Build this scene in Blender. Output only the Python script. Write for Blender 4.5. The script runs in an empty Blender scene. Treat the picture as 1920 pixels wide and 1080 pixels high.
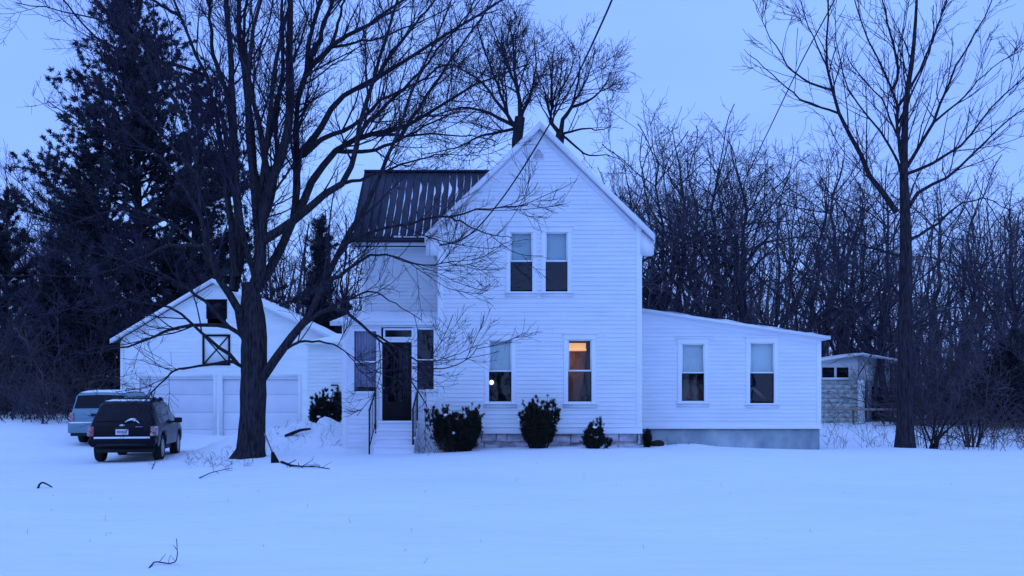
import bpy, math, random
import numpy as np
from mathutils import Vector, noise as mnoise
random.seed(7)
sc = bpy.context.scene
COL = sc.collection
R = math.radians

# ------------------------------------------------------------------ camera, sky, sun, exposure
F = 1700.0            # focal length in photo pixels (1920 wide)
HOR = 748.0           # horizon row
EYE = 1.7
cd = bpy.data.cameras.new('camera'); cam = bpy.data.objects.new('camera', cd); COL.objects.link(cam)
cam.location = (0, 0, EYE); cam.rotation_euler = (R(90), 0, 0)
cd.sensor_width = 36; cd.lens = 36 * F / 1920; cd.shift_y = (HOR - 540) / 1920
cd.clip_start = 0.1; cd.clip_end = 3000
sc.camera = cam

SUN_EL, SUN_AZ = 55.0, 200.0
w = bpy.data.worlds.new('World'); sc.world = w; w.use_nodes = True
nt = w.node_tree; nt.nodes.clear()
out = nt.nodes.new('ShaderNodeOutputWorld'); bg = nt.nodes.new('ShaderNodeBackground')
sky = nt.nodes.new('ShaderNodeTexSky'); sky.sky_type = 'NISHITA'; sky.sun_disc = False
sky.sun_elevation = R(SUN_EL); sky.sun_rotation = R(SUN_AZ)
mix = nt.nodes.new('ShaderNodeMix'); mix.data_type = 'RGBA'; mix.inputs['Factor'].default_value = 0.93
tc = nt.nodes.new('ShaderNodeTexCoord'); mp = nt.nodes.new('ShaderNodeMapping'); mp.inputs['Scale'].default_value = (1.2, 1.2, 3.0)
nz = nt.nodes.new('ShaderNodeTexNoise'); nz.inputs['Scale'].default_value = 1.7; nz.inputs['Detail'].default_value = 3
cr = nt.nodes.new('ShaderNodeValToRGB')
cr.color_ramp.elements[0].position = 0.35; cr.color_ramp.elements[0].color = (0.268, 0.488, 1.36, 1)
cr.color_ramp.elements[1].position = 0.68; cr.color_ramp.elements[1].color = (0.312, 0.572, 1.36, 1)
mul = nt.nodes.new('ShaderNodeVectorMath'); mul.operation = 'SCALE'; mul.inputs['Scale'].default_value = 10.0
L = nt.links.new
L(tc.outputs['Generated'], mp.inputs['Vector']); L(mp.outputs['Vector'], nz.inputs['Vector']); L(nz.outputs['Fac'], cr.inputs['Fac'])
L(cr.outputs['Color'], mul.inputs[0]); L(sky.outputs['Color'], mix.inputs['A']); L(mul.outputs['Vector'], mix.inputs['B'])
L(mix.outputs['Result'], bg.inputs['Color']); bg.inputs['Strength'].default_value = 0.1
L(bg.outputs['Background'], out.inputs['Surface'])
sd = bpy.data.lights.new('sun', 'SUN'); so = bpy.data.objects.new('sun', sd); COL.objects.link(so)
sd.energy = 0.7; sd.angle = R(60); sd.color = (0.26, 0.46, 1.0)
so.rotation_euler = (R(90 - SUN_EL), 0, R(180 - SUN_AZ)); so.location = (0, -5, 30)
sc.view_settings.view_transform = 'Standard'; sc.view_settings.look = 'None'
sc.view_settings.exposure = 0.12; sc.view_settings.gamma = 1.0
sc.cycles.max_bounces = 6; sc.cycles.transparent_max_bounces = 12

def P(u, v, Y):
    return np.array(((u - 960) / F * Y, Y, EYE + (HOR - v) / F * Y))

# ------------------------------------------------------------------ materials
def mat(name, col, rough=0.7, metal=0.0, var=0.0, scale=6.0, stretch=(1, 1, 1), bump=0.0, bscale=None, col2=None, spec=0.3, dist=0.02):
    m = bpy.data.materials.new(name); m.use_nodes = True
    n = m.node_tree.nodes; l = m.node_tree.links.new; b = n['Principled BSDF']
    b.inputs['Roughness'].default_value = rough; b.inputs['Metallic'].default_value = metal
    b.inputs['Specular IOR Level'].default_value = spec
    b.inputs['Base Color'].default_value = (*col, 1)
    if var or bump or col2:
        t = n.new('ShaderNodeTexCoord'); p = n.new('ShaderNodeMapping'); p.inputs['Scale'].default_value = stretch
        l(t.outputs['Object'], p.inputs['Vector'])
        if var or col2:
            z = n.new('ShaderNodeTexNoise'); z.inputs['Scale'].default_value = scale; z.inputs['Detail'].default_value = 5
            z.inputs['Roughness'].default_value = 0.6
            l(p.outputs['Vector'], z.inputs['Vector'])
            r = n.new('ShaderNodeValToRGB'); c2 = col2 or tuple(c * (1 - var) for c in col)
            r.color_ramp.elements[0].position = 0.35; r.color_ramp.elements[1].position = 0.65
            r.color_ramp.elements[0].color = (*c2, 1); r.color_ramp.elements[1].color = (*(col if col2 else tuple(min(1, c * (1 + var)) for c in col)), 1)
            l(z.outputs['Fac'], r.inputs['Fac']); l(r.outputs['Color'], b.inputs['Base Color'])
        if bump:
            z2 = n.new('ShaderNodeTexNoise'); z2.inputs['Scale'].default_value = bscale or scale; z2.inputs['Detail'].default_value = 6
            l(p.outputs['Vector'], z2.inputs['Vector'])
            bp = n.new('ShaderNodeBump'); bp.inputs['Strength'].default_value = bump; bp.inputs['Distance'].default_value = dist
            l(z2.outputs['Fac'], bp.inputs['Height']); l(bp.outputs['Normal'], b.inputs['Normal'])
    return m

def emit(name, col, s):
    m = bpy.data.materials.new(name); m.use_nodes = True; n = m.node_tree.nodes
    b = n['Principled BSDF']; b.inputs['Base Color'].default_value = (*col, 1)
    b.inputs['Emission Color'].default_value = (*col, 1); b.inputs['Emission Strength'].default_value = s
    return m

def glass_mat(name, tint=(0.9, 0.95, 1), refl=0.10):
    m = bpy.data.materials.new(name); m.use_nodes = True; n = m.node_tree.nodes; l = m.node_tree.links.new
    n.remove(n['Principled BSDF']); o = n['Material Output']
    tr = n.new('ShaderNodeBsdfTransparent'); tr.inputs['Color'].default_value = (*tint, 1)
    gl = n.new('ShaderNodeBsdfGlossy'); gl.inputs['Roughness'].default_value = 0.02
    mx = n.new('ShaderNodeMixShader'); mx.inputs['Fac'].default_value = refl
    t = n.new('ShaderNodeTexCoord'); z = n.new('ShaderNodeTexNoise'); z.inputs['Scale'].default_value = 2.5
    bp = n.new('ShaderNodeBump'); bp.inputs['Strength'].default_value = 0.15; bp.inputs['Distance'].default_value = 0.01
    l(t.outputs['Object'], z.inputs['Vector']); l(z.outputs['Fac'], bp.inputs['Height']); l(bp.outputs['Normal'], gl.inputs['Normal'])
    l(tr.outputs[0], mx.inputs[1]); l(gl.outputs[0], mx.inputs[2]); l(mx.outputs[0], o.inputs['Surface'])
    return m

M = {}
M['snow'] = mat('snow', (0.81, 0.84, 0.87), 0.8, var=0.025, scale=0.5, stretch=(.5, 1, 1), bump=0.55, bscale=2.2, dist=0.09)
M['roof_snow'] = mat('roof_snow', (0.82, 0.84, 0.88), 0.8, bump=0.4, bscale=9, dist=0.03)
M['siding'] = mat('siding', (0.735, 0.755, 0.78), 0.55, var=0.045, scale=1.3, stretch=(0.6, 0.6, 3))
M['trim'] = mat('trim', (0.79, 0.80, 0.83), 0.5, var=0.02, scale=2)
M['porch_paint'] = mat('porch_paint', (0.76, 0.76, 0.82), 0.55, var=0.05, scale=1.6, stretch=(0.6, 0.6, 3))
M['garage_paint'] = mat('garage_paint', (0.85, 0.88, 0.86), 0.6, var=0.05, scale=1.5, stretch=(0.6, 0.6, 3))
M['garage_door'] = mat('garage_door', (0.74, 0.75, 0.80), 0.55, var=0.04, scale=1.0)
M['metal_roof'] = mat('metal_roof', (0.032, 0.034, 0.062), 0.65, 0.0, var=0.3, scale=2.0, stretch=(3, 1, 1), bump=0.1, bscale=8)
M['dark_roof'] = mat('dark_roof', (0.06, 0.06, 0.07), 0.8, var=0.2, scale=5)
M['stone'] = mat('stone', (0.62, 0.56, 0.60), 0.9, col2=(0.26, 0.24, 0.28), scale=3.2, stretch=(1, 1, 2.2), bump=0.8, bscale=6, dist=0.05)
M['concrete'] = mat('concrete', (0.40, 0.46, 0.48), 0.9, col2=(0.21, 0.25, 0.29), scale=1.6, stretch=(1, 1, 0.6), bump=0.4, bscale=14)
M['block'] = mat('block', (0.50, 0.52, 0.48), 0.9, var=0.06, scale=4, bump=0.1, bscale=20)
M['black'] = mat('black', (0.005, 0.005, 0.007), 0.5, var=0.2, spec=0.12)
M['black_rail'] = mat('black_rail', (0.014, 0.013, 0.018), 0.5)
M['glass'] = glass_mat('glass', tint=(0.85, 0.9, 1), refl=0.06)
M['storm_glass'] = glass_mat('storm_glass', tint=(0.6, 0.6, 0.65), refl=0.025)
M['shade'] = mat('shade', (0.38, 0.48, 0.42), 0.9, var=0.06, scale=2)
M['pale_shade'] = mat('pale_shade', (0.55, 0.62, 0.52), 0.9, var=0.06, scale=2)
M['curtain'] = mat('curtain', (0.30, 0.30, 0.36), 0.9, var=0.1, scale=3)
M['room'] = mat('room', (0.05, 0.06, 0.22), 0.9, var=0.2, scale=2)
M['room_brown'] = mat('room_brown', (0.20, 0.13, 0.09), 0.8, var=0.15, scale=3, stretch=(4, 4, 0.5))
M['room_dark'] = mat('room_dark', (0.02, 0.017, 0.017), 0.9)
M['amber'] = emit('amber', (1.0, 0.50, 0.19), 0.85)  # emission standing in for lamplight on the soffit and its trim
M['bulb'] = emit('bulb', (1.0, 0.88, 0.66), 1.6)
M['bark'] = mat('bark', (0.046, 0.040, 0.050), 0.95, col2=(0.010, 0.009, 0.013), scale=7, stretch=(3, 3, 0.5), bump=1.0, bscale=9, dist=0.05, spec=0.1)
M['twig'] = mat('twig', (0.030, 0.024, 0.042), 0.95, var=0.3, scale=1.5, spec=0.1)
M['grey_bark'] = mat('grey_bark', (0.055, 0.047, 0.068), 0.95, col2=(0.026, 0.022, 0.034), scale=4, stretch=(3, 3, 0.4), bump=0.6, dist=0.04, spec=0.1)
M['wood_twig'] = mat('wood_twig', (0.088, 0.076, 0.098), 0.95, var=0.35, scale=0.6, spec=0.1)  # base colour lightened in place of haze over the woods
M['vine'] = mat('vine', (0.085, 0.072, 0.085), 0.9, var=0.3, scale=1.5, spec=0.1)
M['brush'] = mat('brush', (0.066, 0.056, 0.074), 0.95, var=0.4, scale=0.5, spec=0.1)
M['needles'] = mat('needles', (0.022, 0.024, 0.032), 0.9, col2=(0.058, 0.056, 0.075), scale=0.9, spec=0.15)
M['yew'] = mat('yew', (0.012, 0.015, 0.010), 0.9, col2=(0.026, 0.027, 0.018), scale=3, spec=0.15)
M['weed'] = mat('weed', (0.09, 0.06, 0.055), 0.95, var=0.3, scale=3)
M['car_dark'] = mat('car_dark', (0.004, 0.003, 0.009), 0.3, 0.0, spec=0.12)
M['car_blue'] = mat('car_blue', (0.145, 0.245, 0.30), 0.4, 0.1, spec=0.4)
M['car_glass'] = mat('car_glass', (0.004, 0.004, 0.010), 0.15, spec=0.13)
M['tyre'] = mat('tyre', (0.012, 0.012, 0.013), 0.9)
M['rim'] = mat('rim', (0.40, 0.38, 0.42), 0.4, 0.6)
M['plastic'] = mat('plastic', (0.015, 0.015, 0.018), 0.6)
M['lamp_red'] = mat('lamp_red', (0.30, 0.05, 0.07), 0.2, col2=(0.45, 0.30, 0.34), scale=9, spec=0.5)
M['lamp_clear'] = mat('lamp_clear', (0.6, 0.5, 0.52), 0.2, col2=(0.30, 0.10, 0.12), scale=8, spec=0.5)
M['plate'] = mat('plate', (0.62, 0.58, 0.66), 0.5)
M['chrome'] = mat('chrome', (0.5, 0.5, 0.55), 0.25, 0.9)
M['wood'] = mat('wood', (0.22, 0.17, 0.13), 0.85, var=0.2, scale=5, stretch=(1, 1, 8))
M['pale_wood'] = mat('pale_wood', (0.33, 0.27, 0.23), 0.85, var=0.2, scale=4)
M['wire'] = mat('wire', (0.012, 0.012, 0.018), 0.7)
M['steel'] = mat('steel', (0.25, 0.26, 0.30), 0.5, 0.5, var=0.1)
M['vent'] = mat('vent', (0.46, 0.43, 0.48), 0.6)

# ------------------------------------------------------------------ mesh helpers
def tag(o, label=None, cat=None, group=None, kind=None):
    if label: o['label'] = label
    if cat: o['category'] = cat
    if group: o['group'] = group
    if kind: o['kind'] = kind
    return o

def org(o):
    while o.parent: o = o.parent
    return np.array(o.location)

def mesh_np(name, V, faces, m, parent=None, smooth=False, local=False, sharp=None):
    """faces: list of int arrays (n,k)"""
    V = np.asarray(V, float)
    if parent is not None and not local: V = V - org(parent)
    me = bpy.data.meshes.new(name)
    me.vertices.add(len(V)); me.vertices.foreach_set('co', V.astype(np.float32).ravel())
    idx = np.concatenate([f.ravel() for f in faces]); sizes = np.concatenate([np.full(len(f), f.shape[1]) for f in faces])
    me.loops.add(len(idx)); me.loops.foreach_set('vertex_index', idx.astype(np.int32))
    me.polygons.add(len(sizes)); st = np.concatenate(([0], np.cumsum(sizes)[:-1]))
    me.polygons.foreach_set('loop_start', st.astype(np.int32)); me.polygons.foreach_set('loop_total', sizes.astype(np.int32))
    me.update(calc_edges=True); me.validate()
    if smooth:
        me.polygons.foreach_set('use_smooth', np.ones(len(sizes), bool))
        if sharp: me.set_sharp_from_angle(angle=R(sharp))
    me.materials.append(m)
    o = bpy.data.objects.new(name, me); COL.objects.link(o)
    if parent is not None: o.parent = parent
    return o

def thing(name, loc, label, cat, group=None, rz=0):
    o = bpy.data.objects.new(name, None); COL.objects.link(o)
    o.location = tuple(float(c) for c in loc); o.rotation_euler = (0, 0, rz)
    o.empty_display_size = 0.2
    return tag(o, label, cat, group)

class MB:
    def __init__(s): s.v = []; s.f = []
    def quad(s, a, b, c, d):
        k = len(s.v); s.v += [tuple(a), tuple(b), tuple(c), tuple(d)]; s.f.append((k, k + 1, k + 2, k + 3))
    def poly(s, pts):
        k = len(s.v); s.v += [tuple(p) for p in pts]; s.f.append(tuple(range(k, k + len(pts))))
    def hexa(s, p):   # 8 corners: bottom 4 ccw, top 4 ccw
        k = len(s.v); s.v += [tuple(q) for q in p]
        for f in ((3, 2, 1, 0), (4, 5, 6, 7), (0, 1, 5, 4), (1, 2, 6, 5), (2, 3, 7, 6), (3, 0, 4, 7)): s.f.append(tuple(k + i for i in f))
        return s
    def box(s, x0, x1, y0, y1, z0, z1):
        return s.hexa([(x0, y0, z0), (x1, y0, z0), (x1, y1, z0), (x0, y1, z0), (x0, y0, z1), (x1, y0, z1), (x1, y1, z1), (x0, y1, z1)])
    def prism(s, pts, y0, y1):   # pts in (x,z)
        n = len(pts); k = len(s.v)
        s.v += [(x, y0, z) for x, z in pts] + [(x, y1, z) for x, z in pts]
        s.f.append(tuple(k + i for i in range(n))); s.f.append(tuple(k + n + i for i in reversed(range(n))))
        for i in range(n):
            j = (i + 1) % n; s.f.append((k + j, k + i, k + n + i, k + n + j))
        return s
    def tube(s, pts, rad, n=8, cap=True):
        pts = [Vector(p) for p in pts]; k = len(s.v); m = len(pts)
        if not hasattr(rad, '__len__'): rad = [rad] * m
        for i, p in enumerate(pts):
            t = (pts[min(i + 1, m - 1)] - pts[max(i - 1, 0)]).normalized()
            a = t.cross(Vector((0.13, 0.27, 1)) if abs(t.z) < 0.9 else Vector((1, 0.1, 0))).normalized(); b = t.cross(a)
            for j in range(n):
                an = 2 * math.pi * j / n; q = p + (a * math.cos(an) + b * math.sin(an)) * rad[i]; s.v.append(tuple(q))
        for i in range(m - 1):
            for j in range(n):
                j2 = (j + 1) % n; s.f.append((k + i * n + j, k + i * n + j2, k + (i + 1) * n + j2, k + (i + 1) * n + j))
        if cap:
            s.f.append(tuple(k + j for j in reversed(range(n)))); s.f.append(tuple(k + (m - 1) * n + j for j in range(n)))
        return s
    def lathe_x(s, cx, cy, cz, prof, n=20):   # axis along x; prof (dx, r)
        k = len(s.v)
        for dx, r in prof:
            for j in range(n):
                a = 2 * math.pi * j / n; s.v.append((cx + dx, cy + r * math.cos(a), cz + r * math.sin(a)))
        for i in range(len(prof) - 1):
            for j in range(n):
                j2 = (j + 1) % n; s.f.append((k + i * n + j, k + i * n + j2, k + (i + 1) * n + j2, k + (i + 1) * n + j))
        return s
    def build(s, name, m, parent=None, smooth=False, local=False, sharp=40, bevel=0):
        by = {}
        for f in s.f: by.setdefault(len(f), []).append(f)
        o = mesh_np(name, np.array(s.v), [np.array(x) for x in by.values()], m, parent, smooth, local, sharp if smooth else None)
        if bevel:
            b = o.modifiers.new('bevel', 'BEVEL'); b.width = bevel; b.segments = 2; b.limit_method = 'ANGLE'
        return o

# ------------------------------------------------------------------ terrain
CP = np.array([
 (0, 0, 0), (-9, 3, 0), (9, 3, 0), (0, 9, 0), (-8, 9, 0), (8, 9, 0), (-14, 14, 0), (14, 14, 0.05), (0, 16, .13), (-8, 16, 0.0), (8, 16, .1),
 (-2, 23.6, .40), (1, 23.6, .41), (3.4, 23.6, .41), (-3.6, 23.2, .33), (-5, 23.4, .25), (-6.55, 22.6, .05), (-10.3, 24.6, -.03), (-10.5, 28, .0),
 (-14, 31, .03), (-11, 35.4, .22), (-8, 35.4, .22), (8.9, 25.6, .20), (6, 25.5, .33), (3.9, 25.5, .42), (11.5, 26.4, .17), (15, 26, .18), (19, 26, .2),
 (16.7, 36, .70), (12, 36, .69), (24, 38, .8), (-19.5, 34, .95), (-16, 34, .66), (-24, 34, 1.1), (-19, 26, .12), (-14, 24, -.03), (-26, 27, .3),
 (-6, 30, .5), (0, 34, .5), (6, 32, .6), (-11, 42, .4), (-20, 42, 1.0), (0, 45, .8), (15, 45, .9), (30, 45, .9), (-32, 45, 1.2)], float)
BUMPS = [(-6.3, 26.4, .46, 1.4, 1.0), (-5.0, 26.8, .38, 1.0, .9), (-7.6, 26.8, .26, .8, .9), (-8.3, 26.0, .16, .7, .6), (-5.3, 25.2, .25, 0.8, .7),
         (-6.55, 22.8, .07, .6, .6), (5.0, 25.3, .10, .5, .4), (11.5, 26.4, .06, .5, .5)]
_rng = np.random.default_rng(5)
_K = [(_rng.uniform(.2, 1.1), _rng.uniform(0, 6.28), _rng.uniform(0, 6.28)) for _ in range(10)]
def gz(x, y):
    x = np.asarray(x, float); y = np.asarray(y, float); shp = np.broadcast(x, y).shape
    x = np.broadcast_to(x, shp).ravel(); y = np.broadcast_to(y, shp).ravel()
    num = np.full(len(x), 1e-7 * 0.9); den = np.full(len(x), 1e-7)
    for cx, cy, cz in CP:
        wgt = np.exp(-((x - cx) ** 2 + (y - cy) ** 2) / (2 * 2.6 ** 2)); num += wgt * cz; den += wgt
    z = num / den
    for bx, by, h, sx, sy in BUMPS:
        z = z + h * np.exp(-((x - bx) / sx) ** 2 / 2 - ((y - by) / sy) ** 2 / 2)
    for k, a, p in _K:
        z = z + 0.007 * np.sin(k * (x * math.cos(a) + y * math.sin(a)) * 1.4 + p)
    return z.reshape(shp)
def g1(x, y): return float(gz(x, y))
def G(u, Y):      # ground point straight below photo column u at distance Y
    x = (u - 960) / F * Y
    return np.array((x, Y, g1(x, Y)))

def axis(lo, hi, step, far_lo, far_hi):
    a = list(np.arange(lo, hi + 1e-6, step)); s = step; x = hi
    while x < far_hi: s *= 1.3; x += s; a.append(x)
    s = step; x = lo; b = []
    while x > far_lo: s *= 1.3; x -= s; b.append(x)
    return np.array(b[::-1] + a)
gx = axis(-24, 24, .17, -900, 900); gy = axis(4, 44, .17, -320, 1500)
XX, YY = np.meshgrid(gx, gy); ZZ = gz(XX, YY)
for bx, by, hh in [(-6.6, 26.2, .10)]: pass
lump = np.zeros_like(ZZ)
msk = (np.abs(XX + 6.2) < 4) & (np.abs(YY - 26.5) < 3.0)
for i, j in zip(*np.nonzero(msk)):
    f = math.exp(-((XX[i, j] + 6.2) / 1.9) ** 2 - ((YY[i, j] - 26.6) / 1.3) ** 2)
    lump[i, j] = f * .26 * mnoise.fractal((XX[i, j] * 2.3, YY[i, j] * 2.3, 3.1), .7, 2.0, 5)
ZZ = ZZ + lump
ny, nx = XX.shape; ii = np.arange(ny * nx).reshape(ny, nx)
fq = np.stack((ii[:-1, :-1], ii[:-1, 1:], ii[1:, 1:], ii[1:, :-1]), -1).reshape(-1, 4)
gr = mesh_np('snow_ground', np.stack((XX, YY, ZZ), -1).reshape(-1, 3), [fq], M['snow'], smooth=True)
tag(gr, kind='structure')

# ------------------------------------------------------------------ branching (all vectorised)
def norm(a): return a / np.maximum(np.linalg.norm(a, axis=-1, keepdims=True), 1e-9)
def tubes_np(Pt, Rd, n):
    """Pt (N,K,3) Rd (N,K) -> verts, quads"""
    N, K, _ = Pt.shape
    T = norm(np.gradient(Pt, axis=1)); ref = np.where(np.abs(T[..., 2:3]) < .9, np.array([.11, .23, 1.0]), np.array([1.0, .1, 0]))
    ref = np.broadcast_to(ref[:, :1], T.shape)
    A = norm(np.cross(T, ref)); B = np.cross(T, A)
    an = np.arange(n) * 2 * math.pi / n
    V = Pt[:, :, None] + (A[:, :, None] * np.cos(an)[:, None] + B[:, :, None] * np.sin(an)[:, None]) * Rd[:, :, None, None]
    base = (np.arange(N) * K * n)[:, None, None] + (np.arange(K - 1) * n)[None, :, None]
    j = np.arange(n)[None, None]; j2 = (np.arange(n) + 1)[None, None] % n
    Fq = np.stack((base + j, base + j2, base + n + j2, base + n + j), -1).reshape(-1, 4)
    return V.reshape(-1, 3), Fq
def join(parts):
    V = []; Fs = {}; off = 0
    for v, f in parts:
        V.append(v); Fs.setdefault(f.shape[1], []).append(f + off); off += len(v)
    return np.concatenate(V), [np.concatenate(x) for x in Fs.values()]
def resample(pts, K):
    pts = np.asarray(pts, float); d = np.concatenate(([0], np.cumsum(np.linalg.norm(np.diff(pts, axis=0), axis=1))))
    # smooth (Catmull-like) by dense linear + box filter
    t = np.linspace(0, d[-1], 60); q = np.stack([np.interp(t, d, pts[:, i]) for i in range(pts.shape[1])], -1)
    for _ in range(3): q[1:-1] = (q[:-2] + q[1:-1] * 2 + q[2:]) / 4
    idx = np.linspace(0, 59, K); lo = np.floor(idx).astype(int).clip(0, 58); fr = (idx - lo)[:, None]
    return q[lo] * (1 - fr) + q[lo + 1] * fr

def sprout(rng, Pt, Rd, count, K, length, ang, up=.1, wob=.12, t0=.15, t1=1.0, rfac=.6, rmin=.004, taper=.35, outward=None, flat=0, lvar=.45, tl=.5, rmax=9):
    """children of the polylines Pt; count per metre of parent"""
    N, Kp, _ = Pt.shape
    seg = np.linalg.norm(np.diff(Pt, axis=1), axis=2).sum(1)
    n = rng.poisson(np.maximum(count * seg * (t1 - t0), .3)); par = np.repeat(np.arange(N), n)
    C = len(par)
    t = rng.uniform(t0, t1, C); f = t * (Kp - 1); lo = np.floor(f).astype(int).clip(0, Kp - 2); fr = (f - lo)[:, None]
    p = Pt[par, lo] * (1 - fr) + Pt[par, lo + 1] * fr; tan = norm(Pt[par, lo + 1] - Pt[par, lo])
    rp = Rd[par, lo] * (1 - fr[:, 0]) + Rd[par, lo + 1] * fr[:, 0]
    rv = rng.normal(size=(C, 3)); rv[:, 2] *= (1 - flat)
    if outward is not None: rv = rv + outward * norm(p - Pt[par, 0] * 0 - np.array([0, 0, 0]))
    perp = norm(rv - (rv * tan).sum(1, keepdims=True) * tan)
    a = np.radians(rng.uniform(ang[0], ang[1], C))[:, None]
    d = norm(tan * np.cos(a) + perp * np.sin(a) + np.array([0, 0, up]))
    ln = length * (1 - tl * t) * rng.uniform(1 - lvar, 1 + lvar, C)
    r0 = np.clip(np.minimum(rp * rfac, rmax), rmin, None)
    pts = [p]
    for k in range(K - 1):
        d = norm(d + rng.normal(size=(C, 3)) * wob + np.array([0, 0, up * .5]))
        p = p + d * (ln / (K - 1))[:, None]; pts.append(p)
    tp = np.linspace(1, taper, K)[None]
    return np.stack(pts, 1), np.maximum(r0[:, None] * tp, rmin * .8)

def crown_levels(rng, Pt, Rd, spec):
    """spec: list of dict for sprout + 'n' sides. returns list of (V,F) per level, last polylines"""
    outp = []
    for s in spec:
        s = dict(s); n = s.pop('n', 3)
        Pt, Rd = sprout(rng, Pt, Rd, **s)
        outp.append(tubes_np(Pt, Rd, n))
    return outp

def limbs_np(rng, limbs, Y0, K=14, pw=1.5):
    """limbs: list of (pixelpoints, r0px, r1px, dy0, dy1)"""
    P_, R_ = [], []
    for pts, r0, r1, d0, d1 in limbs:
        a = np.array(pts, float); m = len(a)
        t = np.linspace(0, 1, m) ** 1.0
        w_ = np.array([P(u, v, Y0 + d0 + (d1 - d0) * tt) for (u, v), tt in zip(a, t)])
        if P_:      # start the limb on the surface of the nearest limb already there
            allp = np.concatenate(P_); pu = 960 + allp[:, 0] / allp[:, 1] * F; pv = HOR - (allp[:, 2] - EYE) / allp[:, 1] * F
            dd = np.hypot(pu - a[0, 0], pv - a[0, 1]); k = int(dd.argmin())
            if dd[k] < 26:
                d0 = allp[k, 1] - Y0; w_ = np.array([P(u, v, Y0 + d0 + (d1 - d0) * tt) for (u, v), tt in zip(a, t)]); w_[0] = allp[k]
        q = resample(w_, K); q[1:-1] += rng.normal(size=(K - 2, 3)) * .018
        P_.append(q); R_.append((r1 + (r0 - r1) * (1 - np.linspace(0, 1, K)) ** pw) * Y0 / F)
    return np.stack(P_), np.stack(R_)

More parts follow.
